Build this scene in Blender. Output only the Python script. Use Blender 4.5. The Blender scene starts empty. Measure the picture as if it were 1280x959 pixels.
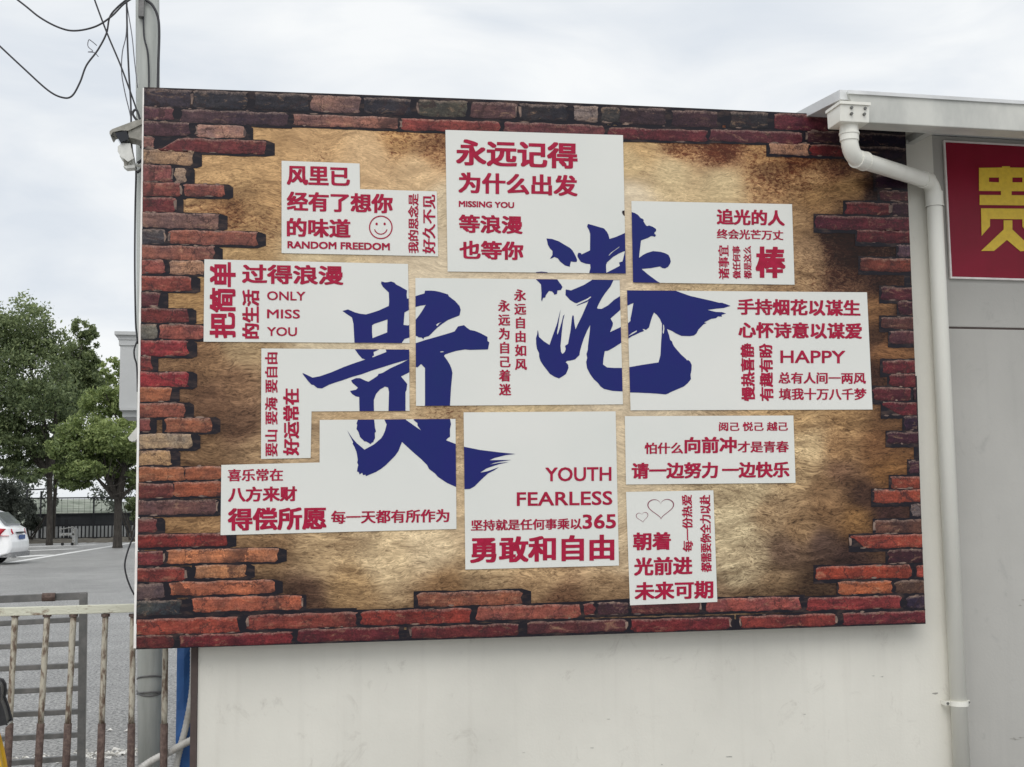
import bpy, bmesh, math, random
import numpy as np
from mathutils import Vector, Matrix
from mathutils.geometry import delaunay_2d_cdt

sc = bpy.context.scene
COL = sc.collection
R = math.radians

# ------------------------------------------------------------------ camera
F = 1500.0                      # focal length in photo pixels (photo 1280 x 959)
BOARD_Y = -0.12                 # plane of the printed banner; the wall behind is y = 0
CAM = Vector((0.0, -6.5, 1.62))
YAW, PITCH, ROLL = math.atan(1500/7260.0)*1.0, math.atan(150/F), -0.013
ROT = Matrix.Rotation(-YAW, 3, 'Z') @ Matrix.Rotation(R(90)+PITCH, 3, 'X') @ Matrix.Rotation(ROLL, 3, 'Z')
cam = bpy.data.cameras.new('camera'); camo = bpy.data.objects.new('camera', cam); COL.objects.link(camo)
cam.sensor_width = 36; cam.lens = 36*F/1280; cam.clip_end = 3000; cam.clip_start = 0.05
camo.matrix_world = Matrix.Translation(CAM) @ ROT.to_4x4()
sc.camera = camo

def ray(px, py): return ROT @ Vector(((px-640)/F, -(py-479.5)/F, -1))
def at(px, py, y):
    d = ray(px, py); return CAM + d*((y-CAM.y)/d.y)
def gnd(px, py, z=0.0):
    d = ray(px, py); return CAM + d*((z-CAM.z)/d.z)

# ------------------------------------------------------------------ light
SUN_EL, SUN_AZ = R(50), R(205)          # azimuth clockwise from +Y
w = bpy.data.worlds.new('World'); sc.world = w; w.use_nodes = True
nt = w.node_tree; nt.nodes.clear()
def N(t, kind, **kw):
    n = t.nodes.new(kind)
    for k, v in kw.items():
        if k in n.inputs: n.inputs[k].default_value = v
        else: setattr(n, k, v)
    return n
out = N(nt, 'ShaderNodeOutputWorld'); bg = N(nt, 'ShaderNodeBackground')
sky = N(nt, 'ShaderNodeTexSky'); sky.sky_type = 'NISHITA'; sky.sun_disc = False
sky.sun_elevation = SUN_EL; sky.sun_rotation = SUN_AZ; sky.air_density = 1.0; sky.dust_density = 3.0
tc = N(nt, 'ShaderNodeTexCoord')
mp = N(nt, 'ShaderNodeMapping'); mp.inputs['Scale'].default_value = (1.0, 1.0, 2.6); mp.inputs['Rotation'].default_value = (0.2, 0.1, 0.6)
nz = N(nt, 'ShaderNodeTexNoise', Scale=4.6, Detail=8.0, Roughness=0.50, Distortion=0.5)
nz2 = N(nt, 'ShaderNodeTexNoise', Scale=0.9, Detail=3.0, Roughness=0.5)
rp = N(nt, 'ShaderNodeValToRGB')
rp.color_ramp.elements[0].position = 0.40; rp.color_ramp.elements[0].color = (6.9, 7.35, 7.9, 1)
rp.color_ramp.elements[1].position = 0.58; rp.color_ramp.elements[1].color = (8.9, 9.05, 9.1, 1)
ad = N(nt, 'ShaderNodeMath', operation='MULTIPLY_ADD'); ad.inputs[1].default_value = 0.6
md = N(nt, 'ShaderNodeMath', operation='MULTIPLY'); md.inputs[1].default_value = 0.4
nt.links.new(tc.outputs['Generated'], mp.inputs['Vector'])
nt.links.new(mp.outputs[0], nz.inputs['Vector']); nt.links.new(mp.outputs[0], nz2.inputs['Vector'])
nt.links.new(nz2.outputs['Fac'], md.inputs[0]); nt.links.new(nz.outputs['Fac'], ad.inputs[0]); nt.links.new(md.outputs[0], ad.inputs[2])
nt.links.new(ad.outputs[0], rp.inputs[0])
mx = N(nt, 'ShaderNodeMix', data_type='RGBA'); mx.inputs[0].default_value = 0.94
nt.links.new(sky.outputs[0], mx.inputs[6]); nt.links.new(rp.outputs[0], mx.inputs[7])
nt.links.new(mx.outputs[2], bg.inputs[0]); bg.inputs[1].default_value = 0.1
nt.links.new(bg.outputs[0], out.inputs[0])

sl = bpy.data.lights.new('sun', 'SUN'); slo = bpy.data.objects.new('sun', sl); COL.objects.link(slo)
sl.energy = 1.15; sl.angle = R(40); sl.color = (1.0, 0.97, 0.93)
sd = Vector((math.sin(SUN_AZ)*math.cos(SUN_EL), math.cos(SUN_AZ)*math.cos(SUN_EL), math.sin(SUN_EL)))
slo.rotation_euler = sd.to_track_quat('Z', 'Y').to_euler(); slo.location = (0, -20, 30)
sc.view_settings.view_transform = 'Standard'; sc.view_settings.look = 'None'
sc.view_settings.exposure = 0.15; sc.view_settings.gamma = 1.0

# ------------------------------------------------------------------ colour and materials
def lin(c):
    c = c/255.0
    return c/12.92 if c <= 0.04045 else ((c+0.055)/1.055)**2.4
def C(r, g, b, k=0.80):
    """base colour of a print or paint that shows as r,g,b under this light"""
    return (min(lin(r)/k, .9), min(lin(g)/k, .9), min(lin(b)/k, .9), 1)

def mat(name, color, rough=0.6, metal=0.0, noise=None, c2=None, bump=0.0, bscale=60, stretch=(1, 1, 1), lo=.4, hi=.65, detail=6, spec=None):
    m = bpy.data.materials.new(name); m.use_nodes = True; t = m.node_tree
    b = t.nodes['Principled BSDF']; b.inputs['Roughness'].default_value = rough; b.inputs['Metallic'].default_value = metal
    if spec is not None: b.inputs['Specular IOR Level'].default_value = spec
    b.inputs['Base Color'].default_value = color
    tcx = N(t, 'ShaderNodeTexCoord'); mpx = N(t, 'ShaderNodeMapping'); mpx.inputs['Scale'].default_value = stretch
    t.links.new(tcx.outputs['Object'], mpx.inputs['Vector'])
    if noise:
        n = N(t, 'ShaderNodeTexNoise', Scale=noise, Detail=float(detail), Roughness=0.62)
        t.links.new(mpx.outputs[0], n.inputs['Vector'])
        r = N(t, 'ShaderNodeValToRGB'); r.color_ramp.elements[0].position = lo; r.color_ramp.elements[1].position = hi
        r.color_ramp.elements[0].color = color
        r.color_ramp.elements[1].color = c2 or tuple(min(1, x*1.25) for x in color[:3])+(1,)
        t.links.new(n.outputs['Fac'], r.inputs[0]); t.links.new(r.outputs[0], b.inputs['Base Color'])
    if bump:
        n = N(t, 'ShaderNodeTexNoise', Scale=float(bscale), Detail=4.0); bp = N(t, 'ShaderNodeBump', Strength=bump, Distance=0.01)
        t.links.new(mpx.outputs[0], n.inputs['Vector']); t.links.new(n.outputs['Fac'], bp.inputs['Height']); t.links.new(bp.outputs[0], b.inputs['Normal'])
    return m

PRINT_ROUGH = 0.42
M = {}
M['panel'] = mat('printed_white', C(208, 208, 203), PRINT_ROUGH, spec=.35, noise=1.2, c2=C(201, 203, 198), lo=.35, hi=.7, detail=2)
M['red_ink'] = mat('crimson_ink', C(158, 22, 58), PRINT_ROUGH, spec=.25, noise=25, c2=C(142, 16, 48))
M['blue_ink'] = mat('navy_ink', C(27, 31, 98), PRINT_ROUGH, spec=.22, noise=3, c2=C(24, 35, 96))
M['thin_ink'] = mat('brown_ink', C(120, 60, 75), PRINT_ROUGH, noise=30)
M['gap_shade_ink'] = mat('dark_joint_and_shade_ink', C(22, 19, 27), PRINT_ROUGH, spec=.25, noise=9, c2=C(74, 58, 52), lo=.50, hi=.78, stretch=(1, 1, 3))
M['banner_edge'] = mat('banner_white_edge', C(214, 208, 204), 0.5, noise=6)
M['banner_back'] = mat('banner_back_board', C(90, 88, 88), 0.7, noise=6)
M['wall'] = None
M['pvc'] = mat('white_pvc', (.84, .83, .76, 1), 0.3, noise=2.2, c2=(.77, .755, .68, 1), lo=.45, hi=.8, stretch=(4, 4, .6))
M['gutter'] = mat('grey_white_sheet_metal', (.63, .63, .585, 1), 0.42, noise=1.6, c2=(.48, .485, .455, 1), stretch=(2.5, 2.5, 1.2), bump=.05, bscale=3)
M['gutter_dark'] = mat('shaded_soffit', (.16, .15, .15, 1), 0.7, noise=4)
M['roof'] = mat('roof_sheet', (.62, .63, .63, 1), 0.45, noise=3)
M['screw'] = mat('screw_grey', (.16, .16, .15, 1), 0.5, metal=.6, noise=30)
M['sign_red'] = mat('sign_crimson', C(128, 8, 40), 0.4, spec=.3, noise=3, c2=C(118, 7, 34))
M['sign_yellow'] = mat('sign_ochre', C(216, 184, 56), 0.45, noise=30, c2=C(205, 172, 52))
M['sign_frame'] = mat('sign_frame_pale', (.72, .68, .66, 1), 0.35, noise=8)
M['pole'] = mat('pole_concrete', (.56, .58, .55, 1), 0.75, noise=5, c2=(.46, .48, .45, 1), stretch=(4, 4, .5), bump=.15, bscale=50)
M['cable'] = mat('black_cable', (.035, .035, .04, 1), 0.55, noise=10)
M['cable_thin'] = mat('grey_cable', (.16, .16, .18, 1), 0.6, noise=10)
M['cam_grey'] = mat('weathered_housing', (.30, .29, .25, 1), 0.5, noise=30, c2=(.42, .40, .35, 1))
M['dark_glass'] = mat('dark_glass', (.01, .012, .018, 1), 0.12, noise=10)
M['lamp_white'] = mat('lamp_white', (.7, .7, .66, 1), 0.35, noise=10)
M['rust_paint'] = mat('peeling_cream_paint', (.50, .465, .38, 1), 0.8, noise=46, c2=(.16, .11, .08, 1), lo=.45, hi=.60, stretch=(1, 1, .35), bump=.4, bscale=120)
M['rail_paint'] = mat('peeling_rail_paint', (.66, .66, .54, 1), 0.75, noise=22, c2=(.24, .17, .12, 1), lo=.55, hi=.66, stretch=(.5, 1, 1), bump=.4, bscale=120)
M['rust'] = mat('brown_rust', (.085, .055, .048, 1), 0.85, noise=45, c2=(.17, .12, .10, 1), bump=.5, bscale=150)
M['gate'] = mat('grey_gate_metal', (.13, .132, .13, 1), 0.4, metal=.2, noise=14, c2=(.20, .195, .19, 1), bump=.1, bscale=90)
M['blue'] = mat('blue_tarp', (.035, .12, .36, 1), 0.45, noise=5, c2=(.05, .17, .45, 1), bump=.3, bscale=7)
M['trim'] = mat('dark_brown_trim', (.07, .05, .045, 1), 0.7, noise=20)
M['black'] = mat('black_iron', (.018, .019, .022, 1), 0.6, noise=20)
M['slate'] = mat('dark_slate_paint', (.035, .038, .042, 1), 0.7, noise=3)
M['white_line'] = mat('road_line_white', (.74, .74, .72, 1), 0.7, noise=8, c2=(.55, .55, .53, 1), lo=.55, hi=.75)
M['rubble'] = mat('pale_rubble', (.70, .69, .66, 1), 0.9, noise=20)
M['bark'] = mat('bark', (.035, .030, .026, 1), 0.95, noise=5, c2=(.075, .066, .056, 1), stretch=(4, 4, 1), bump=.6, bscale=12)
M['car_paint'] = mat('white_car_paint', (.84, .85, .86, 1), 0.2, noise=1)
M['tyre'] = mat('tyre_rubber', (.018, .018, .018, 1), 0.85, noise=10)
M['alloy'] = mat('wheel_alloy', (.45, .45, .46, 1), 0.3, metal=.8, noise=10)
M['tail_red'] = mat('red_lamp_plastic', (.45, .015, .03, 1), 0.15, noise=6)
M['car_glass'] = mat('car_glass', (.16, .17, .18, 1), 0.08, noise=3)
M['plate_blue'] = mat('plate_blue', (.03, .08, .25, 1), 0.4, noise=8)
M['yellow'] = mat('yellow_paint', (.70, .42, .02, 1), 0.3, noise=12, c2=(.58, .34, .02, 1))
M['seat_black'] = mat('black_vinyl', (.02, .02, .022, 1), 0.35, noise=12, bump=.2, bscale=50)
M['plastic_grey'] = mat('scuffed_grey_plastic', (.16, .16, .17, 1), 0.4, noise=30, c2=(.3, .3, .3, 1))
M['far_white'] = mat('far_white_render', (.55, .56, .56, 1), 0.8, noise=1.2, c2=(.48, .49, .49, 1))
M['far_grey'] = mat('far_grey_render', (.40, .41, .41, 1), 0.8, noise=1.2)
M['window'] = mat('far_window_glass', (.08, .09, .10, 1), 0.15, noise=2)
M['scrap'] = mat('scrap_metal', (.30, .31, .31, 1), 0.6, noise=14, c2=(.15, .14, .12, 1))
M['dirt'] = mat('brown_dirt', (.10, .085, .065, 1), 0.95, noise=6, c2=(.19, .17, .13, 1))

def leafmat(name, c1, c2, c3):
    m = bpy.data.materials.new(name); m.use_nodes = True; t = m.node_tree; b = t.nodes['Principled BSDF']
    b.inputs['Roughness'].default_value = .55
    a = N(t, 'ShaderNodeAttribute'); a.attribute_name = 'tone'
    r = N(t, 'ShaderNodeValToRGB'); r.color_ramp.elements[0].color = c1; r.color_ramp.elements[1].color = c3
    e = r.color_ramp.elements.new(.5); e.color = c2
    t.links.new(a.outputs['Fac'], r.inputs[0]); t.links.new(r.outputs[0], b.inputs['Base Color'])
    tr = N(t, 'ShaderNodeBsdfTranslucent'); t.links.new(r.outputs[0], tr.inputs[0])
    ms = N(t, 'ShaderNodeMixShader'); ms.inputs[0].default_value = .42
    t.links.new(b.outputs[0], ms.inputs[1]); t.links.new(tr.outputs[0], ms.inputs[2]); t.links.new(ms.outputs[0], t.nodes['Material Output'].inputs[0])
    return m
M['leaf_dark'] = leafmat('leaves_dark_green', (.085, .12, .055, 1), (.19, .24, .11, 1), (.37, .43, .20, 1))
M['leaf_light'] = leafmat('leaves_fresh_green', (.10, .14, .05, 1), (.21, .275, .10, 1), (.40, .47, .18, 1))
M['leaf_grey'] = leafmat('leaves_grey_green', (.06, .075, .06, 1), (.12, .135, .11, 1), (.22, .23, .19, 1))

def wallmat(name, base, dirt, sc1=1.1):
    m = bpy.data.materials.new(name); m.use_nodes = True; t = m.node_tree; b = t.nodes['Principled BSDF']; b.inputs['Roughness'].default_value = .8
    tcx = N(t, 'ShaderNodeTexCoord')
    mp1 = N(t, 'ShaderNodeMapping'); mp1.inputs['Scale'].default_value = (1, 1, .8)
    n1 = N(t, 'ShaderNodeTexNoise', Scale=sc1, Detail=5.0, Roughness=.6)
    n2 = N(t, 'ShaderNodeTexNoise', Scale=6.0, Detail=8.0, Roughness=.72, Distortion=.8)
    mp2 = N(t, 'ShaderNodeMapping'); mp2.inputs['Scale'].default_value = (16, 16, .9)
    n3 = N(t, 'ShaderNodeTexNoise', Scale=1.0, Detail=5.0)
    L = t.links.new
    L(tcx.outputs['Object'], mp1.inputs[0]); L(tcx.outputs['Object'], mp2.inputs[0])
    L(mp1.outputs[0], n1.inputs['Vector']); L(mp1.outputs[0], n2.inputs['Vector']); L(mp2.outputs[0], n3.inputs['Vector'])
    r1 = N(t, 'ShaderNodeValToRGB'); r1.color_ramp.elements[0].position = .3; r1.color_ramp.elements[1].position = .75
    r1.color_ramp.elements[0].color = base; r1.color_ramp.elements[1].color = tuple(x*.84 for x in base[:3])+(1,)
    L(n1.outputs['Fac'], r1.inputs[0])
    r2 = N(t, 'ShaderNodeValToRGB'); r2.color_ramp.elements[0].position = .58; r2.color_ramp.elements[1].position = .74
    r2.color_ramp.elements[0].color = (0, 0, 0, 1); r2.color_ramp.elements[1].color = (.5, .5, .5, 1)
    L(n2.outputs['Fac'], r2.inputs[0])
    r3 = N(t, 'ShaderNodeValToRGB'); r3.color_ramp.elements[0].position = .55; r3.color_ramp.elements[1].position = .8
    r3.color_ramp.elements[0].color = (0, 0, 0, 1); r3.color_ramp.elements[1].color = (.13, .13, .13, 1)
    L(n3.outputs['Fac'], r3.inputs[0])
    m1 = N(t, 'ShaderNodeMix', data_type='RGBA'); m1.inputs[7].default_value = dirt; L(r2.outputs[0], m1.inputs[0]); L(r1.outputs[0], m1.inputs[6])
    m2 = N(t, 'ShaderNodeMix', data_type='RGBA'); m2.inputs[7].default_value = dirt; L(r3.outputs[0], m2.inputs[0]); L(m1.outputs[2], m2.inputs[6])
    L(m2.outputs[2], b.inputs['Base Color'])
    nb = N(t, 'ShaderNodeTexNoise', Scale=70.0, Detail=5.0); bp = N(t, 'ShaderNodeBump', Strength=.25, Distance=.004)
    L(tcx.outputs['Object'], nb.inputs['Vector']); L(nb.outputs['Fac'], bp.inputs['Height']); L(bp.outputs[0], b.inputs['Normal'])
    return m
M['wall'] = wallmat('cream_painted_render', (.79, .77, .695, 1), (.42, .39, .34, 1))
M['wall_grey'] = wallmat('grey_painted_render', (.50, .49, .46, 1), (.30, .30, .285, 1))

# asphalt
def asphalt():
    m = bpy.data.materials.new('weathered_asphalt'); m.use_nodes = True; t = m.node_tree; b = t.nodes['Principled BSDF']; L = t.links.new
    tcx = N(t, 'ShaderNodeTexCoord')
    n1 = N(t, 'ShaderNodeTexNoise', Scale=.16, Detail=6.0, Roughness=.6); n2 = N(t, 'ShaderNodeTexNoise', Scale=34.0, Detail=6.0, Roughness=.85)
    n4 = N(t, 'ShaderNodeTexNoise', Scale=1.6, Detail=5.0, Roughness=.65)
    for n in (n1, n2, n4): L(tcx.outputs['Object'], n.inputs['Vector'])
    r1 = N(t, 'ShaderNodeValToRGB'); r1.color_ramp.elements[0].position = .35; r1.color_ramp.elements[1].position = .65
    r1.color_ramp.elements[0].color = (.27, .265, .257, 1); r1.color_ramp.elements[1].color = (.37, .365, .352, 1); L(n1.outputs['Fac'], r1.inputs[0])
    r2 = N(t, 'ShaderNodeValToRGB'); r2.color_ramp.elements[0].position = .42; r2.color_ramp.elements[1].position = .60
    r2.color_ramp.elements[0].color = (.18, .18, .18, 1); r2.color_ramp.elements[1].color = (1.75, 1.75, 1.75, 1); L(n2.outputs['Fac'], r2.inputs[0])
    r4 = N(t, 'ShaderNodeValToRGB'); r4.color_ramp.elements[0].position = .3; r4.color_ramp.elements[1].position = .7
    r4.color_ramp.elements[0].color = (.80, .80, .80, 1); r4.color_ramp.elements[1].color = (1.12, 1.12, 1.12, 1); L(n4.outputs['Fac'], r4.inputs[0])
    m1 = N(t, 'ShaderNodeMix', data_type='RGBA', blend_type='MULTIPLY'); m1.inputs[0].default_value = 1
    m2 = N(t, 'ShaderNodeMix', data_type='RGBA', blend_type='MULTIPLY'); m2.inputs[0].default_value = 1
    L(r1.outputs[0], m1.inputs[6]); L(r2.outputs[0], m1.inputs[7]); L(m1.outputs[2], m2.inputs[6]); L(r4.outputs[0], m2.inputs[7])
    L(m2.outputs[2], b.inputs['Base Color']); b.inputs['Roughness'].default_value = .5
    bp = N(t, 'ShaderNodeBump', Strength=.6, Distance=.006); L(n2.outputs['Fac'], bp.inputs['Height']); L(bp.outputs[0], b.inputs['Normal'])
    return m
M['asphalt'] = asphalt()

# printed fur-like plaster of the banner ground
def furmat():
    m = bpy.data.materials.new('printed_golden_plaster'); m.use_nodes = True; t = m.node_tree; b = t.nodes['Principled BSDF']; L = t.links.new
    b.inputs['Roughness'].default_value = PRINT_ROUGH; b.inputs['Specular IOR Level'].default_value = .25
    at_ = N(t, 'ShaderNodeAttribute'); at_.attribute_name = 'ink'
    ak = N(t, 'ShaderNodeAttribute'); ak.attribute_name = 'speck'
    tcx = N(t, 'ShaderNodeTexCoord')
    wn = N(t, 'ShaderNodeTexNoise', Scale=2.2, Detail=3.0); L(tcx.outputs['Object'], wn.inputs['Vector'])
    va = N(t, 'ShaderNodeVectorMath', operation='MULTIPLY_ADD'); va.inputs[1].default_value = (.30, 0, .20)
    L(wn.outputs['Color'], va.inputs[0]); L(tcx.outputs['Object'], va.inputs[2])
    mpx = N(t, 'ShaderNodeMapping'); mpx.inputs['Scale'].default_value = (26, 1, 84); mpx.inputs['Rotation'].default_value = (0, R(16), 0); L(va.outputs[0], mpx.inputs[0])
    s1 = N(t, 'ShaderNodeTexNoise', Scale=1.0, Detail=7.0, Roughness=.72, Distortion=1.3); L(mpx.outputs[0], s1.inputs['Vector'])
    r1 = N(t, 'ShaderNodeValToRGB'); r1.color_ramp.elements[0].position = .34; r1.color_ramp.elements[1].position = .66
    r1.color_ramp.elements[0].color = (.24, .20, .18, 1); r1.color_ramp.elements[1].color = (1.62, 1.66, 1.66, 1); e = r1.color_ramp.elements.new(.5); e.color = (.98, .98, .97, 1)
    L(s1.outputs['Fac'], r1.inputs[0])
    mpb = N(t, 'ShaderNodeMapping'); mpb.inputs['Scale'].default_value = (3.2, 1, 13); mpb.inputs['Rotation'].default_value = (0, R(12), 0); L(va.outputs[0], mpb.inputs[0])
    sb = N(t, 'ShaderNodeTexNoise', Scale=1.0, Detail=5.0, Roughness=.6, Distortion=.8); L(mpb.outputs[0], sb.inputs['Vector'])
    rb = N(t, 'ShaderNodeValToRGB'); rb.color_ramp.elements[0].position = .34; rb.color_ramp.elements[1].position = .66
    rb.color_ramp.elements[0].color = (.50, .46, .44, 1); rb.color_ramp.elements[1].color = (1.26, 1.28, 1.30, 1); L(sb.outputs['Fac'], rb.inputs[0])
    mbb = N(t, 'ShaderNodeMix', data_type='RGBA', blend_type='MULTIPLY'); mbb.inputs[0].default_value = 1; L(r1.outputs[0], mbb.inputs[6]); L(rb.outputs[0], mbb.inputs[7])
    # strength of strands follows the print
    m1 = N(t, 'ShaderNodeMix', data_type='RGBA', blend_type='MULTIPLY'); L(at_.outputs['Color'], m1.inputs[6]); L(mbb.outputs[2], m1.inputs[7])
    as_ = N(t, 'ShaderNodeAttribute'); as_.attribute_name = 'strand'; L(as_.outputs['Fac'], m1.inputs[0])
    # burnt specks
    s2 = N(t, 'ShaderNodeTexNoise', Scale=44.0, Detail=8.0, Roughness=.78, Distortion=.9); mp2 = N(t, 'ShaderNodeMapping'); mp2.inputs['Scale'].default_value = (.8, 1, 1.3)
    L(tcx.outputs['Object'], mp2.inputs[0]); L(mp2.outputs[0], s2.inputs['Vector'])
    s3 = N(t, 'ShaderNodeTexNoise', Scale=3.4, Detail=3.0); L(tcx.outputs['Object'], s3.inputs['Vector'])
    a1 = N(t, 'ShaderNodeMath', operation='MULTIPLY_ADD'); a1.inputs[1].default_value = .42; L(ak.outputs['Fac'], a1.inputs[0]); L(s2.outputs['Fac'], a1.inputs[2])
    a2 = N(t, 'ShaderNodeMath', operation='MULTIPLY_ADD'); a2.inputs[1].default_value = .32; L(s3.outputs['Fac'], a2.inputs[0]); L(a1.outputs[0], a2.inputs[2])
    r2 = N(t, 'ShaderNodeValToRGB'); r2.color_ramp.elements[0].position = .82; r2.color_ramp.elements[1].position = .98
    L(a2.outputs[0], r2.inputs[0])
    m2 = N(t, 'ShaderNodeMix', data_type='RGBA', blend_type='MULTIPLY'); m2.inputs[7].default_value = (.26, .13, .11, 1)
    L(r2.outputs[0], m2.inputs[0]); L(m1.outputs[2], m2.inputs[6]); L(m2.outputs[2], b.inputs['Base Color'])
    return m
M['fur'] = furmat()

def brickmat():
    m = bpy.data.materials.new('printed_brick_ink'); m.use_nodes = True; t = m.node_tree; b = t.nodes['Principled BSDF']; L = t.links.new
    b.inputs['Roughness'].default_value = PRINT_ROUGH; b.inputs['Specular IOR Level'].default_value = .25
    oi = N(t, 'ShaderNodeObjectInfo'); uv = N(t, 'ShaderNodeUVMap'); uv.uv_map = 'uv'; tcx = N(t, 'ShaderNodeTexCoord')
    sep = N(t, 'ShaderNodeSeparateXYZ'); L(uv.outputs[0], sep.inputs[0])
    mpx = N(t, 'ShaderNodeMapping'); mpx.inputs['Scale'].default_value = (9, 1, 34); L(tcx.outputs['Object'], mpx.inputs[0])
    n1 = N(t, 'ShaderNodeTexNoise', Scale=1.0, Detail=7.0, Roughness=.7, Distortion=.8); L(mpx.outputs[0], n1.inputs['Vector'])
    r1 = N(t, 'ShaderNodeValToRGB'); r1.color_ramp.elements[0].position = .28; r1.color_ramp.elements[1].position = .74
    r1.color_ramp.elements[0].color = (.45, .43, .46, 1); r1.color_ramp.elements[1].color = (1.55, 1.55, 1.50, 1); e = r1.color_ramp.elements.new(.5); e.color = (.95, .95, .95, 1)
    L(n1.outputs['Fac'], r1.inputs[0])
    m1 = N(t, 'ShaderNodeMix', data_type='RGBA', blend_type='MULTIPLY'); m1.inputs[0].default_value = 1; L(oi.outputs['Color'], m1.inputs[6]); L(r1.outputs[0], m1.inputs[7])
    # patches of another tone along the brick
    n2 = N(t, 'ShaderNodeTexNoise', Scale=7.0, Detail=4.0, Roughness=.6); L(tcx.outputs['Object'], n2.inputs['Vector'])
    r2 = N(t, 'ShaderNodeValToRGB'); r2.color_ramp.elements[0].position = .35; r2.color_ramp.elements[1].position = .66
    r2.color_ramp.elements[0].color = (.62, .68, .80, 1); r2.color_ramp.elements[1].color = (1.28, 1.22, 1.08, 1); L(n2.outputs['Fac'], r2.inputs[0])
    m2 = N(t, 'ShaderNodeMix', data_type='RGBA', blend_type='MULTIPLY'); m2.inputs[0].default_value = 1; L(m1.outputs[2], m2.inputs[6]); L(r2.outputs[0], m2.inputs[7])
    # chalky upper edge and dark lower edge
    n3 = N(t, 'ShaderNodeTexNoise', Scale=30.0, Detail=5.0, Roughness=.7); L(tcx.outputs['Object'], n3.inputs['Vector'])
    a = N(t, 'ShaderNodeMath', operation='MULTIPLY_ADD'); a.inputs[1].default_value = .55; L(n3.outputs['Fac'], a.inputs[0]); L(sep.outputs['Y'], a.inputs[2])
    r3 = N(t, 'ShaderNodeValToRGB'); r3.color_ramp.elements[0].position = .98/1.0 - .0; r3.color_ramp.elements[1].position = 1.0
    mr = N(t, 'ShaderNodeMapRange'); mr.inputs['From Min'].default_value = 1.08; mr.inputs['From Max'].default_value = 1.34; mr.inputs['To Max'].default_value = .75; L(a.outputs[0], mr.inputs['Value'])
    t.nodes.remove(r3)
    lt = N(t, 'ShaderNodeMix', data_type='RGBA'); lt.inputs[0].default_value = .45; lt.inputs[7].default_value = C(190, 165, 150); L(m2.outputs[2], lt.inputs[6])
    m3 = N(t, 'ShaderNodeMix', data_type='RGBA'); L(mr.outputs[0], m3.inputs[0]); L(m2.outputs[2], m3.inputs[6]); L(lt.outputs[2], m3.inputs[7])
    mr2 = N(t, 'ShaderNodeMapRange'); mr2.inputs['From Min'].default_value = .52; mr2.inputs['From Max'].default_value = .22; mr2.inputs['To Max'].default_value = .8; L(a.outputs[0], mr2.inputs['Value'])
    m4 = N(t, 'ShaderNodeMix', data_type='RGBA', blend_type='MULTIPLY'); m4.inputs[7].default_value = (.35, .32, .36, 1); L(mr2.outputs[0], m4.inputs[0]); L(m3.outputs[2], m4.inputs[6])
    # chalky and burnt patches, fine grain
    n5 = N(t, 'ShaderNodeTexNoise', Scale=16.0, Detail=7.0, Roughness=.72, Distortion=1.2); mp5 = N(t, 'ShaderNodeMapping'); mp5.inputs['Scale'].default_value = (.6, 1, 1.5); mp5.inputs['Location'].default_value = (3, 1, 5)
    L(tcx.outputs['Object'], mp5.inputs[0]); L(mp5.outputs[0], n5.inputs['Vector'])
    q1 = N(t, 'ShaderNodeMapRange'); q1.inputs['From Min'].default_value = .56; q1.inputs['From Max'].default_value = .70; q1.inputs['To Max'].default_value = .62; L(n5.outputs['Fac'], q1.inputs['Value'])
    q2 = N(t, 'ShaderNodeMapRange'); q2.inputs['From Min'].default_value = .44; q2.inputs['From Max'].default_value = .30; q2.inputs['To Max'].default_value = .85; L(n5.outputs['Fac'], q2.inputs['Value'])
    ch = N(t, 'ShaderNodeMix', data_type='RGBA'); ch.inputs[0].default_value = .5; ch.inputs[7].default_value = C(186, 150, 118); L(m2.outputs[2], ch.inputs[6])
    ma = N(t, 'ShaderNodeMix', data_type='RGBA'); L(q1.outputs[0], ma.inputs[0]); L(m4.outputs[2], ma.inputs[6]); L(ch.outputs[2], ma.inputs[7])
    mb_ = N(t, 'ShaderNodeMix', data_type='RGBA', blend_type='MULTIPLY'); mb_.inputs[7].default_value = (.30, .28, .36, 1); L(q2.outputs[0], mb_.inputs[0]); L(ma.outputs[2], mb_.inputs[6])
    n6 = N(t, 'ShaderNodeTexNoise', Scale=120.0, Detail=3.0, Roughness=.7); L(tcx.outputs['Object'], n6.inputs['Vector'])
    q3 = N(t, 'ShaderNodeMapRange'); q3.inputs['From Min'].default_value = .3; q3.inputs['From Max'].default_value = .7; q3.inputs['To Min'].default_value = .62; q3.inputs['To Max'].default_value = 1.38; L(n6.outputs['Fac'], q3.inputs['Value'])
    m4 = N(t, 'ShaderNodeMix', data_type='RGBA', blend_type='MULTIPLY'); m4.inputs[0].default_value = 1; L(mb_.outputs[2], m4.inputs[6]); L(q3.outputs[0], m4.inputs[7])
    # cracks
    v = N(t, 'ShaderNodeTexVoronoi', feature='DISTANCE_TO_EDGE', Scale=5.0); vm = N(t, 'ShaderNodeVectorMath', operation='MULTIPLY_ADD'); vm.inputs[1].default_value = (.12, 0, .12)
    L(n3.outputs['Color'], vm.inputs[0]); L(tcx.outputs['Object'], vm.inputs[2]); L(vm.outputs[0], v.inputs['Vector'])
    mr3 = N(t, 'ShaderNodeMapRange'); mr3.inputs['From Min'].default_value = .022; mr3.inputs['From Max'].default_value = .006; mr3.inputs['To Max'].default_value = .7; L(v.outputs['Distance'], mr3.inputs['Value'])
    m5 = N(t, 'ShaderNodeMix', data_type='RGBA'); m5.inputs[7].default_value = C(45, 30, 32); L(mr3.outputs[0], m5.inputs[0]); L(m4.outputs[2], m5.inputs[6])
    L(m5.outputs[2], b.inputs['Base Color'])
    return m
M['brick'] = brickmat()

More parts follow.
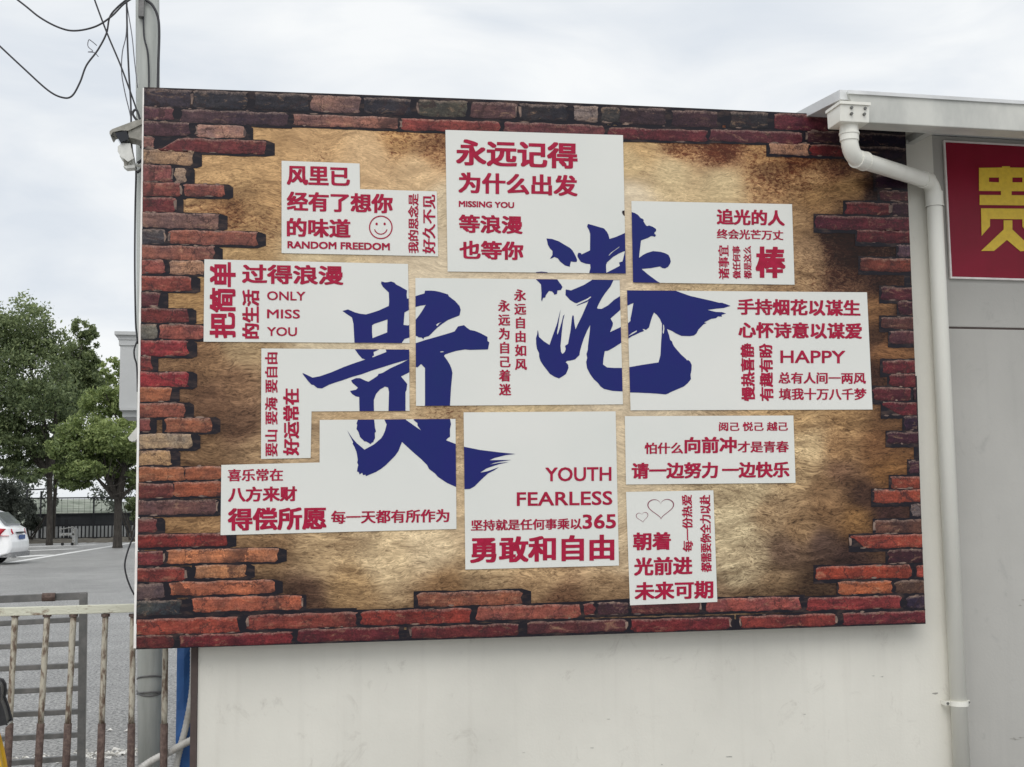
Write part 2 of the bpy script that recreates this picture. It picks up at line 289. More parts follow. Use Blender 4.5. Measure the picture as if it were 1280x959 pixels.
# ------------------------------------------------------------------ object helpers
def tag(o, label=None, cat=None, group=None, kind=None):
    if label: o['label'] = label
    if cat: o['category'] = cat
    if group: o['group'] = group
    if kind: o['kind'] = kind
    return o
def link(name, me, parent=None, loc=None):
    """mesh is given in world coordinates; its origin becomes loc (or the parent's origin)"""
    o = bpy.data.objects.new(name, me); COL.objects.link(o)
    org = Vector(loc) if loc is not None else (Vector(parent['_o']) if parent else Vector((0, 0, 0)))
    me.transform(Matrix.Translation(-org))
    if parent:
        o.parent = parent; o.location = org - Vector(parent['_o'])
    else: o.location = org
    o['_o'] = list(org)
    return o
def thing(name, label, cat, loc=(0, 0, 0), group=None):
    o = bpy.data.objects.new(name, None); COL.objects.link(o); o.location = loc; o['_o'] = list(loc); o.empty_display_size = .1
    return tag(o, label, cat, group)
class MB:
    def __init__(s): s.v = []; s.f = []; s.mi = []; s.m = 0
    def poly(s, pts, faces):
        k = len(s.v); s.v += [tuple(p) for p in pts]; s.f += [tuple(i+k for i in f) for f in faces]; s.mi += [s.m]*len(faces)
    def box(s, a, b):
        x0, y0, z0 = a; x1, y1, z1 = b
        s.poly([(x0, y0, z0), (x1, y0, z0), (x1, y1, z0), (x0, y1, z0), (x0, y0, z1), (x1, y0, z1), (x1, y1, z1), (x0, y1, z1)],
               [(0, 3, 2, 1), (4, 5, 6, 7), (0, 1, 5, 4), (1, 2, 6, 5), (2, 3, 7, 6), (3, 0, 4, 7)])
    def hexa(s, p):   # 8 points, bottom ring then top ring
        s.poly(p, [(0, 3, 2, 1), (4, 5, 6, 7), (0, 1, 5, 4), (1, 2, 6, 5), (2, 3, 7, 6), (3, 0, 4, 7)])
    def tube(s, pts, r, n=10, cap=True):
        pts = [Vector(p) for p in pts]; rs = r if isinstance(r, (list, tuple)) else [r]*len(pts)
        rings = []; prev = None
        for i, p in enumerate(pts):
            d = (pts[min(i+1, len(pts)-1)]-pts[max(i-1, 0)]).normalized()
            if prev is None:
                u = d.cross(Vector((0, 0, 1)));
                if u.length < .1: u = d.cross(Vector((0, 1, 0)))
            else: u = prev - d*prev.dot(d)
            u.normalize(); prev = u; v = d.cross(u)
            rings.append([p + (u*math.cos(2*math.pi*k/n)+v*math.sin(2*math.pi*k/n))*rs[i] for k in range(n)])
        P = [q for rg in rings for q in rg]; Fc = []
        for i in range(len(pts)-1):
            for k in range(n): Fc.append((i*n+k, i*n+(k+1) % n, (i+1)*n+(k+1) % n, (i+1)*n+k))
        if cap: Fc += [tuple(range(n))[::-1], tuple((len(pts)-1)*n+k for k in range(n))]
        s.poly(P, Fc)
    def build(s, name, mats, parent=None, smooth=False, loc=None, bevel=0):
        me = bpy.data.meshes.new(name); me.from_pydata(s.v, [], s.f)
        for m in (mats if isinstance(mats, list) else [mats]): me.materials.append(m)
        if isinstance(mats, list): me.polygons.foreach_set('material_index', s.mi)
        if bevel:
            bm = bmesh.new(); bm.from_mesh(me)
            bmesh.ops.bevel(bm, geom=[e for e in bm.edges], offset=bevel, segments=2, profile=.6, affect='EDGES'); bm.to_mesh(me); bm.free()
        if smooth: me.shade_smooth() if hasattr(me, 'shade_smooth') else me.polygons.foreach_set('use_smooth', [True]*len(me.polygons))
        me.update()
        return link(name, me, parent, loc)
def smooth_path(pts, n=8):
    """Catmull-Rom through the points"""
    P = [Vector(p) for p in pts]; P = [P[0]*2-P[1]] + P + [P[-1]*2-P[-2]]; o = []
    for i in range(1, len(P)-2):
        for k in range(n):
            t = k/n; a, b, c, d = P[i-1:i+3]
            o.append(.5*((2*b)+(c-a)*t+(2*a-5*b+4*c-d)*t*t+(3*b-a-3*c+d)*t**3))
    o.append(P[-2]); return o

# ------------------------------------------------------------------ BUILDING
WALL_Y, REC_Y = 0.0, 0.16
GY = -0.56
zgt, zgb = at(1063, 114, GY).z, at(1100, 154, GY).z
xl = at(247, 880, WALL_Y).x; xr = at(1184, 560, WALL_Y).x; XR = 9.0
zt_board = at(640, 130, BOARD_Y).z
bld = thing('building', 'low cream and grey rendered building with a metal eave at its right', 'building', (xl, 0, 0))
xgw = at(1062, 150, WALL_Y).x; rz = lambda y: zgt-.046+.093*(y-GY)
mb = MB(); mb.box((xl, WALL_Y, -.05), (xgw, WALL_Y+.24, zt_board-.12)); mb.box((xgw, WALL_Y, -.05), (xr, WALL_Y+.24, rz(WALL_Y))); mb.build('wall', M['wall'], bld)
mb = MB(); mb.box((xl+.02, WALL_Y+.24, -.05), (xl+.2, 3.2, 3.8)); mb.build('side_wall', M['wall'], bld)
mb = MB(); mb.box((xl-.035, WALL_Y-.012, -.05), (xl-.002, WALL_Y+.10, 3.6)); mb.build('corner_trim', M['trim'], bld)
zj = at(1230, 409, REC_Y).z
mb = MB(); mb.box((xr-.1, REC_Y+.006, -.05), (XR, REC_Y+.25, zj-.012)); mb.build('lower_wall_panel', M['wall_grey'], bld, bevel=.006)
mb = MB(); mb.box((xr-.1, REC_Y+.006, zj), (XR, REC_Y+.25, rz(REC_Y))); mb.build('upper_wall_panel', M['wall_grey'], bld, bevel=.006)
mb = MB(); mb.box((xr-.1, REC_Y+.012, zj-.02), (XR, REC_Y+.2, zj+.01)); mb.build('joint_filler', M['trim'], bld)
M['stain'] = mat('dark_wall_scuff', (.30, .29, .265, 1), .9, noise=30, c2=(.44, .43, .39, 1))
rr = random.Random(31); mb = MB()
for (px, py, L_, yv) in ((1275, 757, 7, REC_Y+.006), (1278, 750, 4, REC_Y+.006), (1270, 924, 10, REC_Y+.006), (1276, 922, 6, REC_Y+.006), (1249, 714, 2, REC_Y+.006), (1092, 845, 3, 0), (1103, 846, 4, 0), (912, 946, 6, 0), (828, 956, 4, 0), (760, 899, 3, 0), (741, 935, 4, 0), (1005, 893, 3, 0), (1170, 867, 6, 0), (655, 941, 3, 0)):
    pts = [(px+rr.uniform(-.5, .5)*L_+L_*.7*math.cos(a)*rr.uniform(.5, 1), py+.22*L_*math.sin(a)*rr.uniform(.3, 1)) for a in np.arange(9)*math.pi*2/9]
    pts.sort(key=lambda p: math.atan2(p[1]-py, p[0]-px))
    mb.poly([at(a, b, yv-.0012) for a, b in pts], [tuple(range(9))])
tag(mb.build('wall_scuffs', M['stain'], bld), kind='stuff')
# eave: gutter box, end box, roof
xg0 = at(1060, 118, GY).x
mb = MB()
mb.hexa([(xg0+.05, GY, zgb), (XR, GY, zgb), (XR, GY+.13, zgb), (xg0+.05, GY+.13, zgb), (xg0, GY-.0, zgt), (XR, GY, zgt), (XR, GY+.16, zgt), (xg0, GY+.16, zgt)])
mb.build('gutter', M['gutter'], bld, bevel=.006)
mb = MB()
for z in (zgt-.02,):
    mb.box((xg0-.004, GY-.012, zgt-.018), (XR, GY-.001, zgt+.002))
mb.build('gutter_lip', M['roof'], bld)
GB = GY-.05
a = at(1051, 127, GB); b_ = at(1087, 131.5, GB); c_ = at(1049, 150.5, GB); d_ = at(1088, 152, GB)
D = .17
mb = MB()
mb.hexa([(c_.x+.012, GB+.012, c_.z), (d_.x, GB+.012, c_.z), (d_.x, GB+D-.01, c_.z), (c_.x+.012, GB+D-.01, c_.z), (a.x, GB, a.z), (b_.x, GB, a.z), (b_.x, GB+D, a.z), (a.x, GB+D, a.z)])
gb = mb.build('gutter_end_box', M['pvc'], bld, bevel=.004)
mb = MB(); mb.box((a.x-.008, GB-.008, a.z-.014), (b_.x+.004, GB-.0015, a.z+.002)); mb.box((a.x-.008, GB-.0015, a.z-.014), (a.x-.0015, GB+D, a.z+.002)); mb.build('box_rim', M['pvc'], gb)
for (px, py) in ((1064, 135), (1064, 142.5), (1081, 136), (1080, 143)):
    p = at(px, py, GB+.004); mb = MB(); mb.tube([(p.x, GB+.012, p.z), (p.x, GB-.006, p.z)], .0085, 6); mb.build('screw', M['screw'], gb)
# roof sheet rising to the back
kx = .186
xr0 = at(1052, 115, GY).x
mb = MB(); z0 = zgt+.012; y1 = 3.0
mb.hexa([(xr0, GY+.02, z0-.055), (XR, GY+.02, z0-.055), (XR, y1, z0-.055+kx*(y1-GY)*.5), (xr0, y1, z0-.055+kx*(y1-GY)*.5), (xr0, GY+.02, z0), (XR, GY+.02, z0), (XR, y1, z0+kx*(y1-GY)*.5), (xr0, y1, z0+kx*(y1-GY)*.5)])
mb.build('roof', M['roof'], bld)
p = at(1164, 165, -.25); mb = MB()
mb.box((p.x-.02, -.42, p.z-.0), (p.x+.03, WALL_Y-.002, p.z+.045)); mb.build('eave_bracket', M['gutter'], bld)
p0 = at(1133, 177, WALL_Y-.03); p1 = at(1166, 166, WALL_Y-.03)
mb = MB(); mb.tube([(p0.x, WALL_Y-.02, p0.z), (p1.x, WALL_Y-.02, p1.z)], .012, 6); mb.build('brace_rod', M['gutter'], bld)

# downpipe
dp_y0, dp_y1 = GB+.085, WALL_Y-.065
pr = .047
A0 = at(1061, 158, dp_y0); A1 = at(1061, 184, dp_y0)
B1 = at(1166, 232, dp_y1); bx = .5*(at(1168, 260, dp_y1).x + at(1199, 880, dp_y1).x)
elb1 = Vector((A0.x, dp_y0, at(1061, 196, dp_y0).z)); elb2 = Vector((bx, dp_y1, at(1160, 228, dp_y1).z))
dirs = (elb2-elb1).normalized()
path = [Vector((A0.x, dp_y0, A0.z+.04)), elb1+Vector((0, 0, .10))]
for k in range(1, 6):
    t = k/6; p_ = (1-t)**2*(elb1+Vector((0, 0, .10))) + 2*t*(1-t)*elb1 + t*t*(elb1+dirs*.10); path.append(p_)
path += [elb1+dirs*.10, elb2-dirs*.10]
for k in range(1, 6):
    t = k/6; path.append((1-t)**2*(elb2-dirs*.10) + 2*t*(1-t)*elb2 + t*t*(elb2-Vector((0, 0, .10))))
path += [elb2-Vector((0, 0, .10)), Vector((bx, dp_y1, -.02))]
mb = MB(); mb.tube(path, pr, 24); dpp = mb.build('downpipe', M['pvc'], bld, smooth=True)
for (q0, q1, rr) in ((elb1+Vector((0, 0, .20)), elb1+Vector((0, 0, .09)), pr+.005), (elb1+Vector((0, 0, .185)), elb1+Vector((0, 0, .175)), pr+.009), (elb1+Vector((0, 0, .135)), elb1+Vector((0, 0, .125)), pr+.009),
                     (elb1+dirs*.06, elb1+dirs*.15, pr+.005), (elb1+dirs*.14, elb1+dirs*.15, pr+.008), (elb2-Vector((0, 0, .06)), elb2-Vector((0, 0, .15)), pr+.005), (elb2-Vector((0, 0, .14)), elb2-Vector((0, 0, .15)), pr+.008), (elb2-dirs*.13, elb2-dirs*.06, pr+.005)):
    mb = MB(); mb.tube([q0, q1], rr, 24); mb.build('coupling', M['pvc'], dpp, smooth=False)
zc = at(1199, 879, dp_y1).z
mb = MB(); mb.tube([(bx, dp_y1, zc+.014), (bx, dp_y1, zc-.014)], pr+.006, 24)
mb.box((bx-pr-.03, WALL_Y-.055, zc-.012), (bx+pr+.03, WALL_Y-.04, zc+.012)); mb.box((bx-pr-.03, WALL_Y-.04, zc-.012), (bx-pr-.022, WALL_Y-.001, zc+.012)); mb.build('pipe_clamp', M['pvc'], dpp)
mb = MB(); mb.tube([(bx-pr-.019, WALL_Y-.052, zc), (bx-pr-.019, WALL_Y-.062, zc)], .008, 6); mb.tube([(bx+pr+.019, WALL_Y-.052, zc), (bx+pr+.019, WALL_Y-.062, zc)], .008, 6); mb.build('clamp_screw', M['screw'], dpp)

# red shop sign
SY = REC_Y-.012
s0 = at(1184, 178, SY); s1 = at(1187, 346, SY); sx1 = s0.x+3.2
sxl = (s0.x+s1.x)/2
sgn = thing('shop_sign', 'dark red sign panel with ochre character under the grey eave', 'sign', (sxl, SY, s1.z))
mb = MB(); mb.box((sxl, SY, s1.z), (sx1, SY+.010, s0.z)); mb.build('sign_panel', M['sign_red'], sgn)
mb = MB(); t_ = .011; o_ = .005
mb.box((sxl-t_, SY-o_, s1.z-t_), (sx1+t_, SY+.012, s1.z)); mb.box((sxl-t_, SY-o_, s0.z), (sx1+t_, SY+.012, s0.z+t_)); mb.box((sxl-t_, SY-o_+.001, s1.z), (sxl, SY+.011, s0.z)); mb.box((sx1, SY-o_+.001, s1.z), (sx1+t_, SY+.011, s0.z))
mb.build('sign_frame', M['sign_frame'], sgn)

def in_poly(x, y, P):
    c = False; j = len(P)-1
    for i in range(len(P)):
        xi, yi = P[i]; xj, yj = P[j]
        if (yi > y) != (yj > y) and x < (xj-xi)*(y-yi)/(yj-yi)+xi: c = not c
        j = i
    return c
def flat_region(name, loops, holes, clip, y, m, parent, thick=0):
    """triangulated flat print: inside any loop, outside every hole, inside clip; px coordinates"""
    V = []; E_ = []
    for P in loops+holes+([clip] if clip else []):
        k = len(V); n = len(P); V += [Vector(p) for p in P]; E_ += [(k+i, k+(i+1) % n) for i in range(n)]
    r = delaunay_2d_cdt(V, E_, [], 0, 1e-4)
    vs, fs = r[0], r[2]; keep = []
    for f in fs:
        cx = sum(vs[i].x for i in f)/3; cy = sum(vs[i].y for i in f)/3
        if clip and not in_poly(cx, cy, clip): continue
        if not any(in_poly(cx, cy, P) for P in loops): continue
        if any(in_poly(cx, cy, P) for P in holes): continue
        keep.append(f)
    if not keep: return None
    used = sorted({i for f in keep for i in f}); mp_ = {u: k for k, u in enumerate(used)}
    mb = MB(); mb.poly([at(vs[u].x, vs[u].y, y) for u in used], [tuple(mp_[i] for i in f) for f in keep])
    # face the viewer
    v = mb.v; f = mb.f
    for i, t in enumerate(f):
        nrm = (Vector(v[t[1]])-Vector(v[t[0]])).cross(Vector(v[t[2]])-Vector(v[t[0]]))
        if nrm.y > 0: f[i] = t[::-1]
    return mb.build(name, m, parent)
def CP(ox, oy, s, txt):
    a = [float(q) for q in txt.replace(',', ' ').split()]
    return [(ox+a[i]/s, oy+a[i+1]/s) for i in range(0, len(a), 2)]
g = lambda t: CP(960, 80, 4, t)
flat_region('sign_character', [g('1055,520 1170,518 1170,512 1210,512 1210,518 1325,520 1325,637 1055,635'), g('1165,630 1218,630 1218,660 1165,660'),
    g('1058,655 1325,657 1325,708 1058,705'), g('1065,722 1318,724 1318,862 1272,814 1272,777 1110,775 1110,812 1068,860'), g('1178,782 1222,782 1222,828 1330,930 1262,937 1195,880 1130,935 1065,935 1178,828')],
    [g('1105,568 1155,568 1155,592 1105,590'), g('1222,568 1272,568 1272,592 1222,592')], None, SY-.004, M['sign_yellow'], sgn)

# ------------------------------------------------------------------ BILLBOARD
TL, TR, BR, BL = (180, 109), (1131, 147.5), (1157, 779.5), (170, 811.5)
bcx = at(660, 795, BOARD_Y)
bb = thing('mural_billboard', 'large printed banner of a brick wall with slogans and two navy characters', 'billboard', (bcx.x, BOARD_Y, bcx.z))
def bil(u, v):
    x = (1-v)*((1-u)*TL[0]+u*TR[0]) + v*((1-u)*BL[0]+u*BR[0]); y = (1-v)*((1-u)*TL[1]+u*TR[1]) + v*((1-u)*BL[1]+u*BR[1])
    if v < .5: y += -4.0*math.sin(math.pi*u)*(1-2*v)*.5
    return x, y
# frame box behind the print
q = [at(*TL, BOARD_Y), at(*TR, BOARD_Y), at(*BR, BOARD_Y), at(*BL, BOARD_Y)]
mb = MB(); e = .004
mb.hexa([(q[3].x+e, BOARD_Y+.002, q[3].z+e), (q[2].x-e, BOARD_Y+.002, q[2].z+e), (q[2].x-e, WALL_Y-.004, q[2].z+e), (q[3].x+e, WALL_Y-.004, q[3].z+e),
         (q[0].x+e, BOARD_Y+.002, q[0].z-.012), (q[1].x-e, BOARD_Y+.002, q[1].z-.012), (q[1].x-e, WALL_Y-.004, q[1].z-.012), (q[0].x+e, WALL_Y-.004, q[0].z-.012)])
mb.build('backing_frame', M['banner_back'], bb)
# printed bricks: x0 y0 x1 height r g b  (y0 at the left end), row slope follows the banner; far upper right ones darkened to paint the eave shadow
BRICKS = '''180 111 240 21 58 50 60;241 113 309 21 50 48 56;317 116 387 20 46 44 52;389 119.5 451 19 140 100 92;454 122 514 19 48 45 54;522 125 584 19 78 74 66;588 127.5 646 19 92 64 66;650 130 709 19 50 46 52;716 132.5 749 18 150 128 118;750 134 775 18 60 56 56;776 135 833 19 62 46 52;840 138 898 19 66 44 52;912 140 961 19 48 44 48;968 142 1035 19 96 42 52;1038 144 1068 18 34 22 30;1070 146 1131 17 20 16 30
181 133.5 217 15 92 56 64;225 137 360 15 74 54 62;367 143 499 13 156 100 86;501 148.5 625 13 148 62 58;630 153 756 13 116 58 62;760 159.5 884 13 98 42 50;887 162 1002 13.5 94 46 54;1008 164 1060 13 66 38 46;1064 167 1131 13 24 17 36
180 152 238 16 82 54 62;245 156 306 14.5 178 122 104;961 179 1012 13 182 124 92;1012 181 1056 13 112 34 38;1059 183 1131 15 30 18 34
180 171 193 13 144 94 88;197 172 333 16 128 52 54;180 187 242 17 182 136 98;180 206 216 20 146 78 76;218 210 233 17 164 134 112
180 228 226 16 148 72 64;229 230.5 281 13.5 160 82 68;180 247 219 17 130 52 54;179 266 274 17.5 134 96 90;179 287 206 17 92 84 84;211 288 322 16 162 88 70;179 307 268 16 170 92 72
178 325 206 16 170 78 68;212 326 256 16 176 122 92;178 345.5 240 17 152 68 58;178 366 200 16.5 106 50 58;177 386 235 16 128 50 50;177 406 196 17 118 112 102;199 406 255 17 170 78 64;177 426 236 18 156 50 54
177 446 190 17 150 60 56;176 465.5 236 17 158 44 52;176 484.5 214 16.5 178 94 58;175.5 504.5 232 16.5 150 78 62;175 524 188 15 136 68 64;206 523 265 16.5 166 88 58
175 543 240 17 190 154 114;175 564 215 17 186 140 94;175 585 231 15.5 180 96 58;231 584 279 15 176 88 54;174 605 216 17.5 136 62 54;217 603.5 279 16.5 162 80 54;174 626.5 271 16.5 118 76 72;174 649 196 16 120 54 56
173 669 285 15 138 44 42;172.5 690 205 16 138 52 54;208 688 348 16 200 112 68;172 711 232 16 146 56 50;243 707.5 308 15 200 122 72;171 731 206 17 100 80 80;212 728.5 343 15.5 200 100 62;171 752 227 17 62 64 66;240 748 378 16.5 196 90 58
170 775 299 18.5 160 64 50;309 769.5 446 17 138 58 50;451 764.5 589 17 150 52 44;595 759 726 16 160 80 66;729 755 744 13 138 56 54;747 754 786 14 70 44 52;787 752 876 15 104 48 50;882 749.5 1001 15 172 72 64;1008 748 1127 14.5 146 50 52;1133 746 1156 14 54 42 60
522 742 653 16 156 86 62
170 795.5 218 14.5 104 40 42;225 794.5 366 14 124 36 44;371 787.5 500 15 110 36 44;513 784 650 14 110 40 44;659 778.5 783 13.5 88 46 50;789 775 913 14.5 138 44 48;925 771 1046 13.5 142 52 48;1053 767 1157 13.5 124 42 50
1094 219 1134 15 48 24 42;1099 239 1132 11 84 42 48;1056 253 1113 14 122 40 46;1114 254 1135 14 58 32 44;1019 270 1135 15.5 94 36 48;1071 287.5 1136 14.5 100 38 44;1122 306 1137 14 92 66 76;1075 323 1138 15 122 54 44
1101 359.5 1140 14.5 86 36 46;1123 377 1141 16 68 28 40;1101 397 1142 13 98 58 54;1112 414 1143 15 86 48 54;1102 451 1144 14.5 114 36 44;1111 468 1145 14.5 108 36 44
1091 485 1139 15 92 38 46;1141 485 1146 15 64 38 48;1103 503.5 1147 14.5 120 36 46;1130 521 1147 16 52 30 50;1109 541 1148 13 62 30 44;1136 577 1149 14 74 42 54;1113 596.5 1150 14 140 58 44;1091 613.5 1150 14.5 160 66 48
1139 631 1151 14 118 102 102;1093 651 1152 15 106 66 56;1063 670 1152 15 160 62 48;1109 688 1153 16 68 36 44;1019 709 1139 15 162 60 42;1145 707 1154 14 160 64 54;1048 728 1115 14.5 192 90 48;1118 727 1155 14 90 64 54'''
def slope(y): return .0405-.0728*(y-109)/702.0
# pale mortar slivers and broken bits printed in the joints
M['mortar_ink'] = mat('mortar_ink', C(132, 112, 100), PRINT_ROUGH, spec=.25, noise=14, c2=C(78, 64, 62), lo=.4, hi=.6)
mo = MB(); rm = random.Random(77)
for s_ in (x for l in BRICKS.splitlines() for x in l.split(';')):
    x0_, y0_, x1_, h_ = [float(q) for q in s_.split()[:4]]
    for _ in range(rm.choice((1, 2, 3))):
        u = rm.random(); L2 = rm.uniform(3, 13); th = rm.uniform(.6, 1.7); x = x0_+u*(x1_-x0_-L2) if x1_-x0_ > L2 else x0_
        sl2_ = slope(y0_); y = (y0_-rm.uniform(.2, 1.6) if rm.random() < .6 else y0_+h_+rm.uniform(-.2, 1.6))+sl2_*(x-x0_)
        if y < 114+(x-180)*.04 or y > 806-(x-170)*.033 or x+L2 > 1128+(y-147)*.041: continue
        P = [(x, y), (x+L2*.3, y-th*rm.uniform(.3, 1)), (x+L2*.7, y-th*rm.uniform(.3, 1)+sl2_*L2), (x+L2, y+sl2_*L2), (x+L2*.6, y+th*.8), (x+L2*.2, y+th*.5)]
        mo.poly([at(a, b, BOARD_Y-.0034) for a, b in P], [(0, 5, 4, 3, 2, 1)])
    if x1_-x0_ > 20:
        for (xe, sg) in ((x0_, -1), (x1_, 1)):
            if rm.random() < .25 and 190 < xe < 1120:
                y = y0_+slope(y0_)*(xe-x0_); P = [(xe+sg*rm.uniform(-.5, 2.4), y+h_*t_+rm.uniform(-1, 1)) for t_ in (.15, .5, .85)]+[(xe+sg*rm.uniform(-2.5, -.8), y+h_*t_) for t_ in (.8, .45, .2)]
                mo.poly([at(a, b, BOARD_Y-.0034) for a, b in P], [(0, 1, 2, 3, 4, 5)])
o = mo.build('printed_mortar', M['mortar_ink'], bb); tag(o, kind='stuff')
# white unprinted hem down the left edge
mb = MB(); mb.poly([at(TL[0]-1.6, TL[1]+1, BOARD_Y-.001), at(TL[0]+2, TL[1]+1, BOARD_Y-.001), at(BL[0]+2, BL[1]-1, BOARD_Y-.001), at(BL[0]-3.2, BL[1]-1, BOARD_Y-.001)], [(0, 3, 2, 1)]); mb.build('white_hem', M['banner_edge'], bb)
def slope(y): return .0405-.0728*(y-109)/702.0
# print ground with tone control points: x y r g b speck strand
CTL = '''200 150 150 115 75 .2 .6
330 190 180 146 98 .1 .6
270 210 182 148 100 .2 .7
400 175 190 156 108 .25 .6
500 172 186 146 92 .45 .6
540 185 172 132 86 .55 .6
520 215 200 172 128 .15 .5
460 195 200 170 125 .1 .5
300 235 170 138 92 .35 .8
320 262 168 134 88 .3 .8
290 262 150 112 70 .5 .8
555 260 190 176 145 0 .5
552 320 196 184 156 0 .4
400 323 192 176 138 0 .4
300 318 178 148 100 .2 .7
240 378 172 138 88 .2 .8
300 430 168 146 108 .1 .8
260 450 150 118 82 .2 .95
290 480 128 98 70 .2 1
300 530 112 84 62 .2 1
250 560 140 112 78 .2 1
270 500 118 88 64 .2 1
320 570 150 124 90 .1 .95
420 432 190 178 148 0 .4
515 400 204 192 165 0 .3
515 480 182 164 130 .2 .6
440 518 186 162 122 .2 .6
550 515 176 152 112 .35 .6
395 550 168 146 112 .2 .7
576 590 184 164 128 .25 .6
576 650 188 168 132 .15 .6
380 578 172 150 116 .1 .6
230 660 172 138 92 .1 .9
330 680 158 130 92 .1 .9
400 690 178 154 114 0 .9
480 700 196 176 136 0 .8
540 685 204 186 148 0 .7
440 735 160 132 90 .1 .95
380 745 96 72 56 .3 1
300 760 70 52 45 .3 1
600 725 190 166 124 0 .9
560 735 160 128 86 .15 .95
680 725 182 154 112 0 .9
700 750 130 98 70 .3 1
760 735 158 132 96 .1 .9
776 690 190 172 138 0 .7
776 610 196 182 150 0 .5
776 540 196 182 152 0 .4
650 512 190 172 132 .1 .5
785 500 194 182 154 0 .4
720 346 198 186 160 0 .4
784 250 200 188 160 0 .3
800 185 188 158 108 .2 .6
790 200 192 170 124 .1 .5
850 182 176 132 84 .62 .6
900 190 160 114 74 .72 .6
840 215 190 172 130 .1 .5
900 230 188 170 128 .05 .5
960 190 186 146 92 .5 .6
1000 200 168 122 76 .6 .7
1050 210 140 98 62 .6 .8
960 220 170 134 88 .55 .7
1010 225 172 138 92 .4 .8
1060 235 166 132 84 .1 .9
1020 250 164 130 82 .2 .9
1100 240 70 44 40 .5 .9
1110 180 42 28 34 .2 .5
1000 280 168 138 96 .15 .9
1010 310 150 122 88 .3 .9
1040 300 100 74 54 .8 .9
1060 320 86 62 46 .8 .9
1000 345 150 122 86 .4 .9
1060 350 110 80 58 .6 .9
1100 350 80 52 40 .5 .9
900 360 184 164 126 .35 .7
1100 390 150 112 70 .1 .9
1095 420 96 68 48 .3 .9
1110 440 150 108 66 .1 .9
1090 470 80 52 40 .4 .9
1130 400 80 55 45 .3 .9
1120 520 120 88 56 .2 .9
1060 520 160 128 84 .1 1
1000 520 176 146 100 0 .9
1010 560 186 164 122 0 .9
1050 560 158 124 82 0 1
1100 560 136 98 60 .1 1
1110 590 146 106 58 .1 1
1050 590 108 80 58 .1 1
1000 590 160 136 98 0 1
1030 610 126 98 66 .1 1
1080 620 84 60 48 .2 1
1040 640 130 100 66 .1 1
1070 650 148 112 64 .1 1
1110 640 70 46 44 .2 1
940 620 174 158 122 0 .9
920 660 182 168 132 0 .9
960 640 150 126 92 0 1
1000 660 128 102 70 .1 1
1030 680 86 66 56 .1 1
1060 700 74 54 50 .2 1
980 690 110 88 70 .1 1
940 700 160 144 112 0 1
920 720 174 160 126 0 1
970 730 130 108 78 .1 1
1010 740 82 64 46 .4 1
1000 755 96 72 44 .5 1
930 748 130 108 78 .1 1
900 745 140 118 90 .1 1'''
ctl = np.array([[float(x) for x in l.split()] for l in CTL.splitlines()])
NU, NV = 200, 140
V = []; pxs = []
for j in range(NV+1):
    for i in range(NU+1):
        x, y = bil(i/NU, j/NV); pxs.append((x, y)); V.append(at(x, y, BOARD_Y))
Fc = [(j*(NU+1)+i, (j+1)*(NU+1)+i, (j+1)*(NU+1)+i+1, j*(NU+1)+i+1) for j in range(NV) for i in range(NU)]
me = bpy.data.meshes.new('printed_plaster'); me.from_pydata([tuple(v) for v in V], [], Fc)
pxs = np.array(pxs); d2 = ((pxs[:, None, :]-ctl[None, :, :2])**2).sum(2)+60.0; wgt = d2**-2.1; wgt /= wgt.sum(1, keepdims=True)
cc = np.vectorize(lin)(ctl[:, 2:5])/.80
colr = np.clip(wgt@cc, 0, .9)
dm = np.full(len(pxs), 1e3)
for s_ in (x for l in BRICKS.splitlines() for x in l.split(';')):
    x0_, y0_, x1_, h_ = [float(q) for q in s_.split()[:4]]; yc = y0_+slope(y0_)*(pxs[:, 0]-x0_)
    dx_ = np.maximum(0, np.maximum(x0_-pxs[:, 0], pxs[:, 0]-x1_)); dy_ = np.maximum(0, np.maximum(yc-pxs[:, 1], pxs[:, 1]-yc-h_)); dm = np.minimum(dm, np.hypot(dx_*.7, dy_))
near = np.clip(1-dm/42., 0, 1)**1.3
zone = np.clip((pxs[:, 1]-330)/120., 0, 1); zone = np.maximum(zone, np.clip((pxs[:, 0]-900)/120., 0, 1)); zone = .16+.84*zone
kk = (near*zone*.62)[:, None]; colr = colr*(1-kk*np.array([[.86, .95, 1.0]]))
gr_ = colr.mean(1, keepdims=True); colr = colr+(gr_-colr)*.10; colr = colr*np.array([[1.06, .99, .96]])
a_ = me.color_attributes.new('ink', 'FLOAT_COLOR', 'POINT'); a_.data.foreach_set('color', np.concatenate([colr, np.ones((len(colr), 1))], 1).astype('f').ravel())
a_ = me.attributes.new('speck', 'FLOAT', 'POINT'); a_.data.foreach_set('value', np.clip(wgt@ctl[:, 5]+near*.12*zone, 0, 1).astype('f'))
a_ = me.attributes.new('strand', 'FLOAT', 'POINT'); a_.data.foreach_set('value', (wgt@ctl[:, 6]).astype('f'))
me.materials.append(M['fur']); link('printed_plaster', me, bb)

